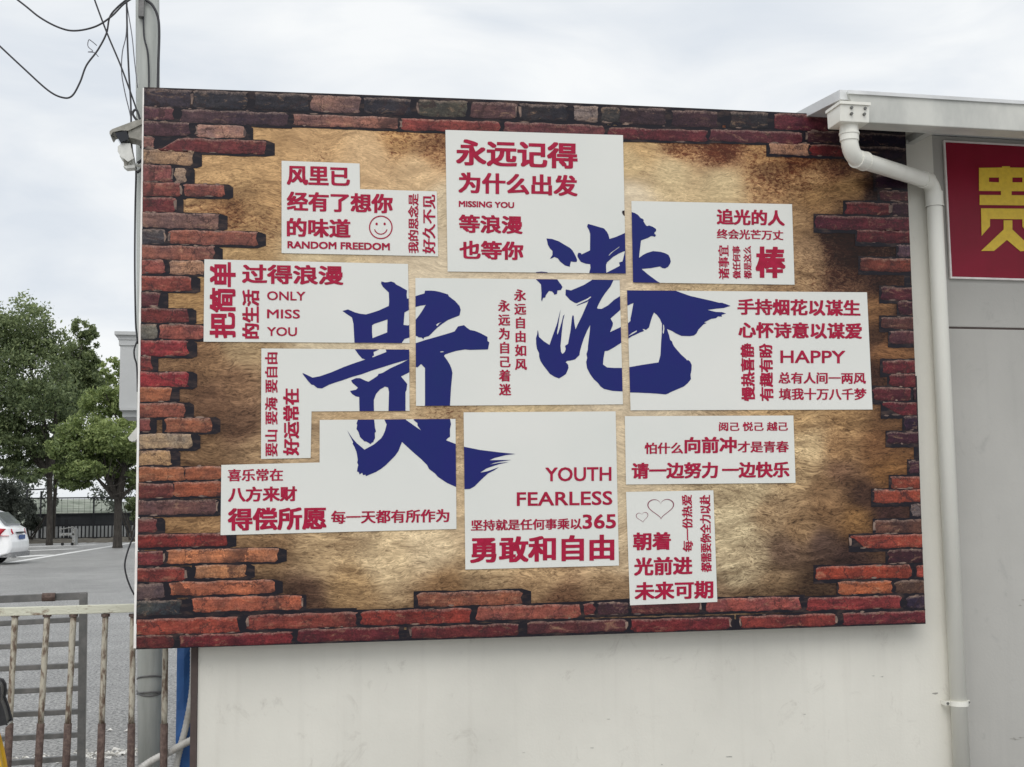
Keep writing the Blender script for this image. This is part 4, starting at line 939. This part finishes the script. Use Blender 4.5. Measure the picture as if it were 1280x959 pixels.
tree('tall full dark green tree at the far left of the car park', (62, 668), 52, [(20, 400, 42, .8, 0, .1), (48, 432, 40, .8, 1, .05), (-10, 430, 48, .9, 0, .0), (30, 470, 58, .8, 0, -.05), (-30, 480, 60, .9, 1, 0), (75, 440, 24, .8, 0, .1), (60, 500, 48, .7, -1, -.12), (10, 520, 55, .7, 1, -.15), (60, 535, 36, .6, 0, -.1), (-20, 545, 48, .6, 0, -.1), (30, 560, 40, .5, 0, -.15), (70, 572, 34, .5, 1, -.15), (5, 585, 34, .4, 0, -.15), (45, 595, 24, .4, -1, -.15)],
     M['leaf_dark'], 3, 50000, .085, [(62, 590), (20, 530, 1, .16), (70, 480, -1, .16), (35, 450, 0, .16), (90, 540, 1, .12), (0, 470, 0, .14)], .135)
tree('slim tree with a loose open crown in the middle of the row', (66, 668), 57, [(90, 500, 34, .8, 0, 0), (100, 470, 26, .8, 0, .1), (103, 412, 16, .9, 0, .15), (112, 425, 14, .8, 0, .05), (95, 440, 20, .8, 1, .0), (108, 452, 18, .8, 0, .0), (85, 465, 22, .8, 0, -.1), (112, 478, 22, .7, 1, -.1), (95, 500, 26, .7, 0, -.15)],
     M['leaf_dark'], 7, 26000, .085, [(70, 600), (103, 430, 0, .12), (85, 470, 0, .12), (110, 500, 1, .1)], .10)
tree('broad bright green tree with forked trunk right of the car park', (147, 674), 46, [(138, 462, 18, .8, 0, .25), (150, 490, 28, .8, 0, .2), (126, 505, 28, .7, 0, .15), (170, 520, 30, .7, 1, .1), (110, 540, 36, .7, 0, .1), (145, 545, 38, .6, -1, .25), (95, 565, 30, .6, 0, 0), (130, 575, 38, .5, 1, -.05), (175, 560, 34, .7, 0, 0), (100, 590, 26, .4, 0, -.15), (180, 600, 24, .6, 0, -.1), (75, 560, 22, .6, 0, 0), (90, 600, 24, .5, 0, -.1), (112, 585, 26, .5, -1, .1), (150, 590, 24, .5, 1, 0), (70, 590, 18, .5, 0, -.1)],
     M['leaf_light'], 11, 42000, .075, [(148, 618), (115, 590, 0, .14), (130, 560, 0, .16), (160, 560, 1, .18), (178, 596, 0, .13), (125, 600, -1, .1), (150, 530, 0, .18)], .175)
def bush(label, px, base, y, blobs, m, seed, n, size, cat='bush'):
    p_ = at(px, base, y); t = thing('bush', label, cat, (p_.x, y, 0), 'bushes by the far fence')
    cl = []
    for (bx_, by_, pr_, fl) in blobs:
        q_ = at(bx_, by_, y); cl.append((q_.x, y+random.Random(seed).uniform(-.3, .3), q_.z, pr_*(y-CAM.y)/F, fl, 0))
    mb = MB(); rr = random.Random(seed)
    for i in range(5):
        mb.tube([(p_.x+rr.uniform(-.2, .2), y, 0), (p_.x+rr.uniform(-1, 1), y+rr.uniform(-.4, .4), cl[0][2])], [.05, .015], 5)
    mb.build('stem', M['bark'], t)
    leaf_cloud(cl, n, size, seed, 'foliage', m, t)
bush('tall grey-green bush behind the white car', 12, 672, 54, [(8, 622, 20, 1.0), (22, 640, 17, 1.0), (-12, 630, 26, 1.0), (12, 655, 18, .8)], M['leaf_grey'], 21, 9000, .075)
bush('sprawling bush between the white car and the tall wire fence', 36, 672, 56, [(36, 640, 10, 1.2), (40, 655, 12, .9), (30, 628, 8, 1.0)], M['leaf_grey'], 22, 3500, .07)
bush('low bush right of the forked trunk', 168, 670, 55, [(165, 628, 10, 1.0), (176, 640, 14, 1.0)], M['leaf_dark'], 23, 3500, .07)
# far tree line as one mass
mb = None
r_ = random.Random(9); cl = []
for i_ in range(70):
    x = -60+i_*1.9; cl.append((x, 98+r_.uniform(-4, 4), 3.4+r_.uniform(0, 2.6), 2.6+r_.uniform(0, 1.8), .8, 0))
tag(leaf_cloud(cl, 60000, .17, 31, 'far_woods', M['leaf_grey'], None), kind='stuff')

# ------------------------------------------------------------------ FAR FENCES
fy = 58.0
xa_, xb_ = at(22, 660, fy).x, at(190, 660, fy).x
fn = thing('picket_fence', 'low black iron picket fence along the back of the car park', 'fence', (xa_, fy, 0))
zt = at(120, 655, fy).z; zb = .12
mb = MB(); mb.box((xa_, fy-.03, zt-.10), (xb_, fy+.03, zt)); mb.build('top_rail', M['black'], fn)
mb = MB(); mb.box((xa_, fy-.03, zb), (xb_, fy+.03, zb+.08)); mb.build('bottom_rail', M['black'], fn)
pk = MB(); pk.box((-.035, -.015, zb-.1), (.035, .015, zt-.1)); pk.poly([(-.035, -.012, zb-.1), (.035, -.012, zb-.1), (0, -.012, zb-.22)], [(0, 1, 2)])
first = None; x = xa_+.1
while x < xb_:
    if first is None: first = pk.build('picket', M['black'], fn); first.location = (x-xa_, 0, 0); first.data.transform(Matrix.Translation((xa_, fy, 0)))
    else:
        c = first.copy(); COL.objects.link(c); c.parent = fn; c.location = (x-xa_, 0, 0)
    x += .185
for px in (83, 160):
    p_ = at(px, 660, fy-.05); mb = MB(); mb.box((p_.x-.09, fy-.09, 0), (p_.x+.09, fy-.035, zt+.25)); mb.build('post', M['black'], fn)
dw = thing('dark_wall', 'long dark low wall behind the iron picket fence', 'wall', (xa_, fy+1.5, 0))
zt2 = at(120, 642, fy+1.5).z
mb = MB(); mb.box((at(33, 650, fy+1.5).x, fy+1.5, 0), (xb_+2, fy+1.7, zt2-.05)); mb.build('wall_face', M['slate'], dw)
mb = MB(); mb.box((at(33, 650, fy+1.5).x, fy+1.44, 0), (xb_+2, fy+1.497, zt-.12)); mb.build('plinth', M['far_grey'], dw)
mb = MB(); mb.box((at(33, 650, fy+1.5).x, fy+1.42, zt2-.05), (xb_+2, fy+1.75, zt2+.03)); mb.build('coping', M['black'], dw)
wf = thing('wire_fence', 'tall thin black wire fence on posts above the dark wall', 'fence', (at(34, 650, fy+1.3).x, fy+1.3, 0))
wy = fy+1.3
for (x0p, x1p, yp) in ((34, 190, 623), (34, 68, 612.5)):
    a, b = at(x0p, yp, wy), at(x1p, yp-1.5, wy); mb = MB(); mb.tube([a, b], .04, 6); mb.build('rail', M['black'], wf)
for px, yp in ((34, 612), (51.5, 614), (69, 609), (117.5, 622), (170, 622)):
    a = at(px, yp, wy); mb = MB(); mb.tube([(a.x, wy, 0), (a.x, wy, a.z)], .045, 6); mb.build('post', M['black'], wf)
mb = MB(); x = at(34, 640, wy).x; xe = at(190, 640, wy).x; zt = at(100, 623, wy).z
while x < xe: mb.box((x-.006, wy-.006, .9), (x+.006, wy+.006, zt)); x += .28
z = 1.1
while z < zt: mb.box((at(34, 640, wy).x, wy-.005, z-.005), (xe, wy+.005, z+.005)); z += .28
tag(mb.build('wire_mesh', M['black'], wf), kind='stuff')
# dirt verge and white strip below pickets
mb = MB(); a = gnd(20, 674.5, .03); rr = random.Random(4); P = []; n = 60
for i_ in range(n+1):
    x = xa_-3+(xb_+6-xa_)*i_/n; P += [(x, fy-3.4+rr.uniform(-.4, .4), .006), (x, fy-2.0, .10+rr.uniform(0, .14)), (x, fy+1.4, .14)]
mb.poly(P, [(3*i+j, 3*i+3+j, 3*i+4+j, 3*i+1+j) for i in range(n) for j in range(2)]); tag(mb.build('verge', M['dirt'], smooth=True), kind='structure')

# junk by the fence
jy = 51.0
jp = at(93, 672, jy)
jk = thing('scrap_cart', 'broken grey handcart dumped by the picket fence', 'cart', (jp.x, jy, 0))
def J(px, py): p_ = at(px, py, jy); return (p_.x, p_.z)
mb = MB()
x0, z0 = J(76, 668); x1, z1 = J(94, 666.5); mb.box((x0, jy-.4, z0-.05), (x1, jy+.4, z0+.05)); mb.build('deck', M['scrap'], jk)
mb = MB(); x0, z0 = J(92, 672); x1, z1 = J(96, 661); mb.box((x0, jy-.4, 0.02), (x1, jy+.4, z1)); mb.build('end_panel', M['scrap'], jk)
mb = MB(); a = J(74, 662); b = J(92, 659); mb.tube([(a[0], jy, a[1]), (b[0], jy, b[1]), (b[0]+.1, jy, z1-.1)], .03, 6); mb.build('handle', M['scrap'], jk)
for px in (80, 92):
    a = J(px, 672); mb = MB(); mb.tube([(a[0], jy-.40, .07), (a[0], jy-.36, .07)], .07, 12); mb.build('wheel', M['tyre'], jk)
for (px, lab) in ((60, 'yellow wheel stop lying beside the scrap cart'), ):
    p_ = gnd(50, 678, 0); ws = thing('wheel_stop', lab, 'wheel stop', tuple(p_))
    mb = MB(); mb.hexa([(p_.x-.4, p_.y-.12, 0), (p_.x+.6, p_.y+.1, 0), (p_.x+.6, p_.y+.25, 0), (p_.x-.4, p_.y+.05, 0), (p_.x-.36, p_.y-.08, .13), (p_.x+.56, p_.y+.12, .13), (p_.x+.56, p_.y+.2, .13), (p_.x-.36, p_.y+.02, .13)]); mb.build('block', M['yellow'], ws, bevel=.01)
    mb = MB(); mb.box((p_.x-.05, p_.y-.06, .1), (p_.x+.15, p_.y+.18, .136)); mb.build('white_band', M['white_line'], ws)

# ------------------------------------------------------------------ WHITE CAR (rear seen at the left edge)
def car():
    L0 = gnd(-6, 706); ang = R(200)
    rt = bpy.data.objects.new('parked_car', None); COL.objects.link(rt)
    tag(rt, 'white hatchback parked at the left edge showing its tail lamp', 'car'); rt['_o'] = [0, 0, 0]
    # local frame: +x = towards the rear, y = width, origin under rear axle
    prof = [(.92, .30), (.98, .45), (.97, .62), (.90, .82), (.86, .98), (.70, 1.06), (.55, 1.22), (.36, 1.42), (.10, 1.52), (-.6, 1.56), (-1.3, 1.50), (-1.9, 1.18), (-2.2, 1.02), (-3.0, .92), (-3.35, .72), (-3.42, .45), (-3.35, .26), (-3.0, .2), (.5, .2)]
    def hw(z, x):
        b = .86-.07*max(0, z-.6) - (.22*max(0, z-.98)/.5)
        if x > .6: b -= .10*((x-.6)/.38)**2
        if x < -2.8: b -= .18*((-2.8-x)/.6)**2
        return b
    mb = MB(); n = len(prof); P = []
    ws_ = [-1, -.93, -.6, 0, .6, .93, 1]
    for s_ in ws_:
        for (x, z) in prof:
            sh = 1-.03*(abs(s_) == 1); cx, cz = -1.2, .75
            bow = .05*(1-s_*s_) if x > .3 else 0
            P.append(((x+bow-cx)*sh+cx, s_*hw(z, x), (z-cz)*sh+cz))
    Fc = [(j*n+i, j*n+(i+1) % n, (j+1)*n+(i+1) % n, (j+1)*n+i) for j in range(len(ws_)-1) for i in range(n)]
    Fc += [tuple(range(n))[::-1], tuple((len(ws_)-1)*n+i for i in range(n))]
    mb.poly(P, Fc); mb.build('body', M['car_paint'], rt, smooth=True, bevel=.02)
    # rear window
    mb = MB(); Pg = [(.745, -.56, 1.075), (.745, .56, 1.075), (.40, .50, 1.40), (.40, -.50, 1.40)]
    nrm = Vector((.35, 0, .34)).normalized()*.05
    mb.poly([Vector(p)+nrm for p in Pg]+[Vector(p)-nrm*.3 for p in Pg], [(0, 1, 2, 3), (0, 4, 5, 1), (1, 5, 6, 2), (2, 6, 7, 3), (3, 7, 4, 0)]); mb.build('rear_window', M['car_glass'], rt)
    for s_ in (-1, 1):
        mb = MB(); pts = [(.28, 1.05), (.12, 1.38), (-.55, 1.44), (-.55, 1.03)]
        o_ = [(x, s_*(hw(z, x)+.012), z) for x, z in pts]; i_ = [(x, s_*(hw(z, x)-.03), z) for x, z in pts]
        mb.poly(o_+i_, [(0, 1, 2, 3), (0, 4, 5, 1), (1, 5, 6, 2), (2, 6, 7, 3), (3, 7, 4, 0)]); mb.build('side_window', M['car_glass'], rt)
        mb = MB(); pts = [(-.62, 1.03), (-.62, 1.44), (-1.2, 1.42), (-1.75, 1.08)]
        o_ = [(x, s_*(hw(z, x)+.012), z) for x, z in pts]; i_ = [(x, s_*(hw(z, x)-.03), z) for x, z in pts]
        mb.poly(o_+i_, [(0, 1, 2, 3), (0, 4, 5, 1), (1, 5, 6, 2), (2, 6, 7, 3), (3, 7, 4, 0)]); mb.build('side_window', M['car_glass'], rt)
        # tail lamp wrapping the corner
        mb = MB()
        o_ = [(.45, s_*(hw(1.0, .45)+.02), 1.0), (.30, s_*(hw(1.02, .3)+.015), 1.03), (.62, s_*(hw(.86, .62)+.025), .80), (.90, s_*(hw(.84, .9)+.02), .78), (.95, s_*.50, .84), (.90, s_*.52, .97), (.80, s_*(hw(.98, .8)+.015), .98)]
        c0 = Vector((.55, s_*.5, .88)); i_ = [Vector(p).lerp(c0, .25) for p in o_]
        k = len(o_); mb.poly(o_+i_, [tuple(range(k))]+[(a, (a+1) % k, k+(a+1) % k, k+a) for a in range(k)]); mb.build('tail_lamp', M['tail_red'], rt)
        for wx in (0, -2.6):
            mb = MB(); mb.tube([(wx, s_*.86, .32), (wx, s_*.64, .32)], .32, 28); wh = mb.build('wheel', M['tyre'], rt, smooth=False)
            mb = MB(); mb.tube([(wx, s_*.868, .32), (wx, s_*.80, .32)], .21, 20); mb.build('rim', M['alloy'], wh)
            mb = MB(); mb.tube([(wx, s_*.858, .34), (wx, s_*.78, .34)], .385, 28); mb.build('wheel_arch', M['tyre'], rt)
    mb = MB(); mb.box((1.005, -.22, .68), (1.03, .22, .80)); mb.build('number_plate', M['plate_blue'], rt)
    mb = MB(); mb.box((.94, -.30, .845), (1.0, .30, .885)); mb.build('plate_trim', M['black'], rt)
    mb = MB(); mb.box((.6, -.75, .20), (.99, .75, .33)); mb.build('rear_bumper_skirt', M['plastic_grey'], rt)
    mb = MB(); mb.tube([(.9, -.45, .22), (1.02, -.45, .22)], .035, 8); mb.build('exhaust', M['alloy'], rt)
    rt.location = L0+Vector((-.42, .6, 0)); rt.rotation_euler = (0, 0, R(-8)); rt.scale = (1.07, 1.07, 1.09)
car()

# ------------------------------------------------------------------ UTILITY POLE AND CABLES
py_ = .42
c0, c1 = at(188.5, 900, py_), at(184.5, 30, py_)
pxm = (c0.x+c1.x)/2
pl = thing('utility_pole', 'pale round concrete pole behind the left edge of the banner', 'pole', (pxm, py_, 0))
rad = (at(205, 900, py_).x-at(172, 900, py_).x)/2
zs = [-.1, 1, 2, 3, 4, 6, 8.5]
mb = MB(); mb.tube([(c0.x+(c1.x-c0.x)*(z-c0.z)/(c1.z-c0.z), py_, z) for z in zs], [rad*1.01, rad, rad*.985, rad*.97, rad*.96, rad*.93, rad*.88], 28); mb.build('shaft', M['pole'], pl, smooth=True)
def band(pts, m, name, rr_=.006):
    mb = MB(); P = []
    for (ax, zz) in pts: P.append((c0.x+(rad+.004)*math.sin(ax), py_-(rad+.004)*math.cos(ax), zz))
    mb.tube(smooth_path(P, 4), rr_, 6); mb.build(name, m, pl)
for ypx, dz_ in ((850, .02), (865, -.02), (869, .015)):
    z_ = at(188, ypx, py_-rad).z; band([(-1.5+3*k/8, z_+dz_*math.sin(k*.4)) for k in range(9)], M['gate'], 'tie_wire')
p_ = at(177, 10, py_-rad); mb = MB(); mb.box((p_.x-.015, py_-rad-.03, p_.z-.06), (p_.x+.015, py_-rad+.01, p_.z+.5)); mb.build('clip', M['gate'], pl)

def cable(label, pts, y, r=.0052, m='cable', group=None, rel=6):
    P = [at(a, b, y+(c_[0] if c_ else 0)) for a, b, *c_ in pts]
    mb = MB(); mb.tube(smooth_path(P, rel), r, 6)
    o = mb.build('cable', M[m], None, smooth=True, loc=tuple(P[0])); tag(o, label, 'cable', group); return o
cg = 'cables hanging at the utility pole'
cable('uppermost sagging black cable crossing the top left of the sky', [(-60, -60), (22, 0), (50, 22), (75, 35), (95, 38.5), (120, 33), (140, 20), (155, 5), (175, -8)], .3, group=cg)
cable('lower sagging black cable with a deep dip in the left sky', [(-40, 20), (0, 58), (30, 86), (60, 113), (78, 122), (90, 120), (100, 103), (108, 82), (122, 63), (133, 42), (137, 22), (146, 10), (160, -2)], .34, group=cg)
cable('straight black cable running diagonally down to the camera', [(112, -20), (119, 2), (134, 42), (150, 80), (163, 115), (171, 138), (176, 152)], .32, group=cg)
cable('black cable dropping vertically left of the pole beside the camera', [(158, -20), (159, 40), (161, 90), (163.5, 130), (164.5, 180), (168, 202), (170, 215), (169, 260), (168.5, 330), (169.5, 400), (171, 418), (172, 430)], .30, r=.005, group=cg)
cable('thin grey cable bowing left of the vertical black cable', [(158, -10), (158, 40), (153, 65), (152, 90), (156, 115), (162, 140), (166, 160)], .33, r=.003, m='cable_thin', group=cg)
cable('thin grey cable close to the left side of the pole', [(159, 8), (165, 45), (168, 75), (172, 110)], .31, r=.003, m='cable_thin', group=cg)
cable('black cable running down the face of the pole above the banner', [(179, 12), (180, 45), (184.5, 65), (186, 90), (186, 125)], py_-rad-.01, r=.005, group=cg)
cable('thick black cable arching over the pole face above the banner', [(182, 0), (190, 6), (197, 20), (199, 40), (198, 80), (197, 125)], py_-rad-.012, r=.008, group=cg)
cable('small loop of black cable above the camera', [(176, 155), (169, 148), (166, 142), (168, 138), (171, 138), (174, 146), (177, 158)], .25, r=.007, group=cg)
cable('black cable looping out left of the banner over the car park', [(172, 425), (168, 436), (168, 446), (171, 458), (172, 490)], .28, r=.005, group=cg)
cable('black cable bulging left of the lower banner edge over the asphalt', [(170, 660), (166, 672), (160, 688), (156, 705), (158, 720), (163, 734), (168, 744)], .28, r=.005, group=cg)
cable('tangled bit of pale wire snagged on the dipping cable', [(121, 57), (115, 52), (111, 50), (110, 58), (116, 64), (110, 65), (118, 66), (123, 71)], .34, r=.0025, m='cable_thin', group=cg)

# security camera
cy_ = .22
def cpt(px, py, y=cy_): return Vector(at(px, py, y))
sc_ = thing('security_camera', 'weathered grey security camera with sunshield on the pole', 'camera', tuple(cpt(180, 165)))
def slab(pl_, y0, y1):
    n = len(pl_); f = [Vector(at(a, b, y0)) for a, b in pl_]; k = [v+Vector((0, y1-y0, 0)) for v in f]
    mb = MB(); mb.poly(f+k, [tuple(range(n)), tuple(range(2*n-1, n-1, -1))]+[(i, (i+1) % n, n+(i+1) % n, n+i) for i in range(n)]); return mb
slab([(137, 164), (140, 161.5), (168, 151), (182, 148), (182, 153), (160, 163.5), (152, 163), (141, 165), (138.5, 169), (136.8, 167)], .16, .30).build('sunshield', M['cam_grey'], sc_)
slab([(160, 163.5), (182, 154), (182, 172), (178, 176), (168, 173), (161, 172)], .17, .29).build('housing', M['cam_grey'], sc_)
slab([(143.5, 166), (158, 163.3), (161, 171), (160.5, 174), (150.5, 178), (147, 172)], .165, .295).build('lens_window', M['dark_glass'], sc_)
mb = MB(); mb.tube([cpt(172, 172, .25), cpt(177, 182, .3), cpt(184, 186, py_)], .012, 8); mb.build('mounting_arm', M['cam_grey'], sc_)
sl2 = thing('lamp', 'small cream floodlight below the security camera', 'lamp', tuple(cpt(160, 195)))
slab([(149, 184), (153, 181), (161.5, 181), (163, 190), (165, 197), (160, 200), (152, 194), (149, 189)], .18, .28).build('lamp_head', M['lamp_white'], sl2, bevel=.008)
slab([(154, 196), (160, 199), (159, 206), (155, 207)], .21, .25).build('swivel', M['cam_grey'], sl2)
slab([(154, 207.5), (168, 206), (169, 209.5), (158, 210.5)], .2, .26).build('bracket', M['lamp_white'], sl2)
mb = MB(); mb.tube([cpt(160, 184, .23), cpt(166, 206, .23), cpt(182, 208, py_)], .009, 8); mb.build('arm', M['lamp_white'], sl2)
for k_, (a, b) in enumerate((((176, 186), (182, 178)), ((172, 204), (182, 194)), ((171, 216), (182, 205)))):
    cable(('short slanting black cable just above the floodlight arm', 'short slanting black cable level with the floodlight bracket', 'lowest short slanting black cable below the floodlight')[k_], [a, ((a[0]+b[0])/2+.5, (a[1]+b[1])/2+1), b], .24, r=.008, group=cg)
fl = thing('wall_lamp', 'small white wedge lamp beside the left banner edge', 'lamp', tuple(cpt(168, 545)))
slab([(172.5, 534), (171, 536), (161.5, 547.5), (163, 550), (168, 550), (172.5, 545)], .15, .25).build('lamp_head', M['lamp_white'], fl, bevel=.006)
mb = MB(); mb.tube([cpt(171, 545, .2), cpt(180, 545, py_-.05)], .01, 8); mb.build('arm', M['lamp_white'], fl)

# ------------------------------------------------------------------ FOREGROUND FENCE
FY = .16
fx0 = at(-70, 762, FY).x
fe = thing('metal_fence', 'peeling cream and rust metal railing left of the building', 'fence', (fx0, FY, 0))
a, b = at(-70, 757.5, FY), at(247, 756, FY); zr = (at(0, 757, FY).z+at(165, 757.5, FY).z)/2; zrb = (at(0, 768, FY).z+at(165, 767.5, FY).z)/2
mb = MB(); mb.box((a.x, FY-.022, zrb), (xl-.04, FY+.022, zr)); mb.build('top_rail', M['rail_paint'], fe, bevel=.004)
bars = [(-22, -32), (19, 9.5), (59, 48), (92, 82.5), (132, 125.5), (166.5, 163.5), (207.5, 204.5)]
for (xt, xb2) in bars:
    t_ = at(xt, 768, FY); u_ = at(xb2, 955, FY); d = (u_-t_)/(t_.z-u_.z)
    end = t_+d*(t_.z-.02); zs_ = at(xb2, 906, FY).z; s_ = t_+d*(t_.z-zs_)
    rr = random.Random(int(xt*7)); pts = [t_.lerp(s_, k/8)+Vector((rr.uniform(-.0013, .0013)*(k not in (0, 8)), 0, 0)) for k in range(9)]
    mb = MB(); mb.tube([p+Vector((0, 0, .004 if i == 0 else 0)) for i, p in enumerate(pts)], [.0155+rr.uniform(-.0008, .001) for _ in pts], 10); br_ = mb.build('bar', M['rust_paint'], fe, smooth=True)
    mb = MB(); mb.tube([s_+Vector((0, 0, .006)), end], .0195, 10); mb.build('rust_sleeve', M['rust'], br_, smooth=True)
    mb = MB(); mb.tube([t_+Vector((0, 0, .003)), t_-Vector((0, 0, .012))], .022, 8); mb.build('weld', M['rust'], br_)
# gate behind
GYY = .85
gt = thing('metal_gate', 'grey steel gate of horizontal rungs behind the railing', 'gate', (at(104, 900, GYY).x, GYY, 0))
def gbar(p0, p1, w_, name, m):
    a, b = at(p0[0], p0[1], GYY), at(p1[0], p1[1], GYY); h = Vector((0, 0, w_/2))
    mb = MB(); dy = Vector((0, .018, 0)); mb.hexa([a-h-dy, b-h-dy, b-h+dy, a-h+dy, a+h-dy, b+h-dy, b+h+dy, a+h+dy]); return mb.build(name, m, gt, bevel=.003)
gbar((-70, 752), (108.5, 744.5), .042, 'top_rail', M['gate'])
for yl, yr in ((779.5, 773.5), (808.5, 803.5), (836, 831), (865, 859.5), (894, 888.5), (923.5, 917.5), (955, 946)):
    gbar((-70, yl+(yl-yr)*.6), (101, yr+.5), .030, 'rung', M['gate'])
pt_, pb_ = at(104.5, 741, GYY), at(101.5, 959, GYY)
d = (pb_-pt_)/(pt_.z-pb_.z); pe = pt_+d*(pt_.z-.02)
mb = MB(); hx_ = Vector((.021, 0, 0)); dy = Vector((0, .022, 0)); mb.hexa([pe-hx_-dy, pe+hx_-dy, pe+hx_+dy, pe-hx_+dy, pt_-hx_-dy, pt_+hx_-dy, pt_+hx_+dy, pt_-hx_+dy]); mb.build('post', M['gate'], gt, bevel=.003)
p_ = at(61, 746.5, GYY-.02); mb = MB(); mb.tube([p_-Vector((.035, 0, 0)), p_+Vector((.035, 0, 0))], .024, 8); mb.build('hinge', M['rust'], gt)
# blue sheet
BY = .30
a, b = at(221.5, 800, BY), at(240, 800, BY)
bl = thing('blue_sheet', 'narrow upright blue sheet between pole and building corner', 'panel', (a.x, BY, 0))
mb = MB(); P = []; n = 14; rr = random.Random(8)
for k in range(n+1):
    z = 1.9*k/n; w_ = .012*math.sin(k*1.9); P += [(a.x, BY+w_*.3, z), ((a.x+b.x)/2, BY-.01+w_, z), (b.x+.03, BY+.01-w_*.5, z), (b.x+.03, BY+.03, z), (a.x, BY+.03, z)]
Fc = [(5*k+j, 5*k+(j+1) % 5, 5*k+5+(j+1) % 5, 5*k+5+j) for k in range(n) for j in range(5)]
mb.poly(P, Fc+[(4, 3, 2, 1, 0), tuple(5*n+j for j in range(5))]); mb.build('sheet', M['blue'], bl)
# hoses
M['hose'] = mat('dirty_white_hose', (.60, .59, .56, 1), .5, noise=9, c2=(.30, .27, .22, 1), lo=.45, hi=.75)
def hose(label, pts, y, r):
    P = smooth_path([at(a, b, y) for a, b in pts], 24); mb = MB(); mb.tube(P, [r*(1+.07*math.sin(i*1.9)) for i in range(len(P))], 12)
    o = mb.build('hose', M['hose'], None, smooth=True, loc=tuple(P[-1])); tag(o, label, 'hose', 'white hoses at the building corner')
hose('white corrugated hose hanging down in front of the blue sheet', [(241.5, 790), (241.5, 830), (240, 865), (233, 905), (224, 940), (219, 965)], BY-.05, .017)
hose('pale pipe slanting up to the building corner over the blue sheet', [(165, 968), (190, 951), (212, 940), (228, 931), (246, 922)], BY-.10, .019)
# kerb rubble
rr = random.Random(12); mb = MB()
for k in range(260):
    px = rr.uniform(-20, 172); base_y = 955-(px/172.)*16+rr.gauss(0, 2.4); g0 = gnd(px, base_y); s_ = rr.uniform(.006, .024)
    P = [g0+Vector((rr.uniform(-1, 1)*s_, rr.uniform(-1, 1)*s_, z)) for z in (0, 0, 0, s_*.7, s_*.7)]
    P[0] += Vector((-s_, 0, 0)); P[1] += Vector((s_, 0, 0)); P[2] += Vector((0, s_, 0))
    mb.poly(P, [(0, 1, 3), (1, 2, 4, 3), (2, 0, 3, 4)])
tag(mb.build('rubble', M['rubble']), kind='stuff')
for (px, py) in ((98, 911), (137, 914), (158, 915), (25, 706), (161, 721)):
    p_ = gnd(px, py); mb = MB(); rr = random.Random(px)
    mb.poly([p_+Vector((-.02, 0, .003)), p_+Vector((.0, -.018, .012)), p_+Vector((.022, .004, .004)), p_+Vector((.004, .02, .02))], [(0, 1, 2, 3)])
    tag(mb.build('litter', M['rubble'], loc=tuple(p_)), {98: 'white scrap lying on asphalt just right of the gate post', 137: 'white scrap lying on asphalt behind the rightmost open railing bars', 158: 'tiny white scrap on the asphalt closest to the pole', 25: 'small white litter near the rear of the parked car', 161: 'white speck of litter on the lot beside the bulging cable'}[px], 'litter', 'scraps of white litter on the asphalt')

# ------------------------------------------------------------------ SCOOTER at lower left corner
sy = -.55
sp = at(-10, 959, sy)
st = thing('scooter', 'yellow and black scooter at the lower left corner', 'scooter', (at(-40, 959, sy).x, sy, 0))
_slab = slab
def slab(pl_, y0, y1): return _slab([(a-10, b+2) for a, b in pl_], y0, y1)
def sl3(pts, y0, y1, name, m, bevel=.006): return slab(pts, y0, y1).build(name, M[m], st, bevel=bevel)
slab([(-60, 858), (-20, 852), (0, 851.5), (6, 853), (9, 858), (9.5, 866), (8, 874), (12, 884), (17, 903), (8, 906), (-8, 908), (-60, 910)], sy-.07, sy+.05).build('seat', M['seat_black'], st, bevel=.008)
slab([(-10, 862), (0, 857), (5, 862), (5, 872), (8, 890), (4, 900), (-3, 880), (-10, 870)], sy-.080, sy-.069).build('seat_side_panel', M['plastic_grey'], st)
slab([(-60, 908), (0, 908), (17, 904.5), (18, 906.5), (2, 912), (-60, 915)], sy-.08, sy+.05).build('rack', M['alloy'], st)
slab([(-60, 914), (-2, 912), (2, 925), (6, 940), (10, 962), (12, 990), (-60, 1010)], sy-.065, sy+.045).build('tail_fairing', M['yellow'], st, bevel=.01)
for q_ in ([(-1, 926), (2, 933), (5, 950), (3, 950), (0, 940)], [(-6, 932), (-3, 938), (0, 958), (-4, 955)]):
    slab(q_, sy-.069, sy-.0645).build('black_stripe', M['seat_black'], st)
w0 = at(-40, 1040, sy)
mb = MB(); mb.tube([(w0.x, sy-.05, .22), (w0.x, sy+.05, .22)], .22, 24); mb.build('wheel', M['tyre'], st)
mb = MB(); mb.tube([(w0.x, sy-.054, .22), (w0.x, sy+.054, .22)], .12, 16); mb.build('rim', M['alloy'], st)
slab([(-300, 900), (-60, 912), (-50, 1000), (-120, 1050), (-300, 1040)], sy-.1, sy+.1).build('body', M['yellow'], st, bevel=.01)
w1 = Vector((w0.x-1.2, sy, 0)); mb = MB(); mb.tube([(w1.x, sy-.05, .22), (w1.x, sy+.05, .22)], .22, 24); mb.build('wheel', M['tyre'], st)

for o in list(bpy.data.objects):
    if '_o' in o: del o['_o']
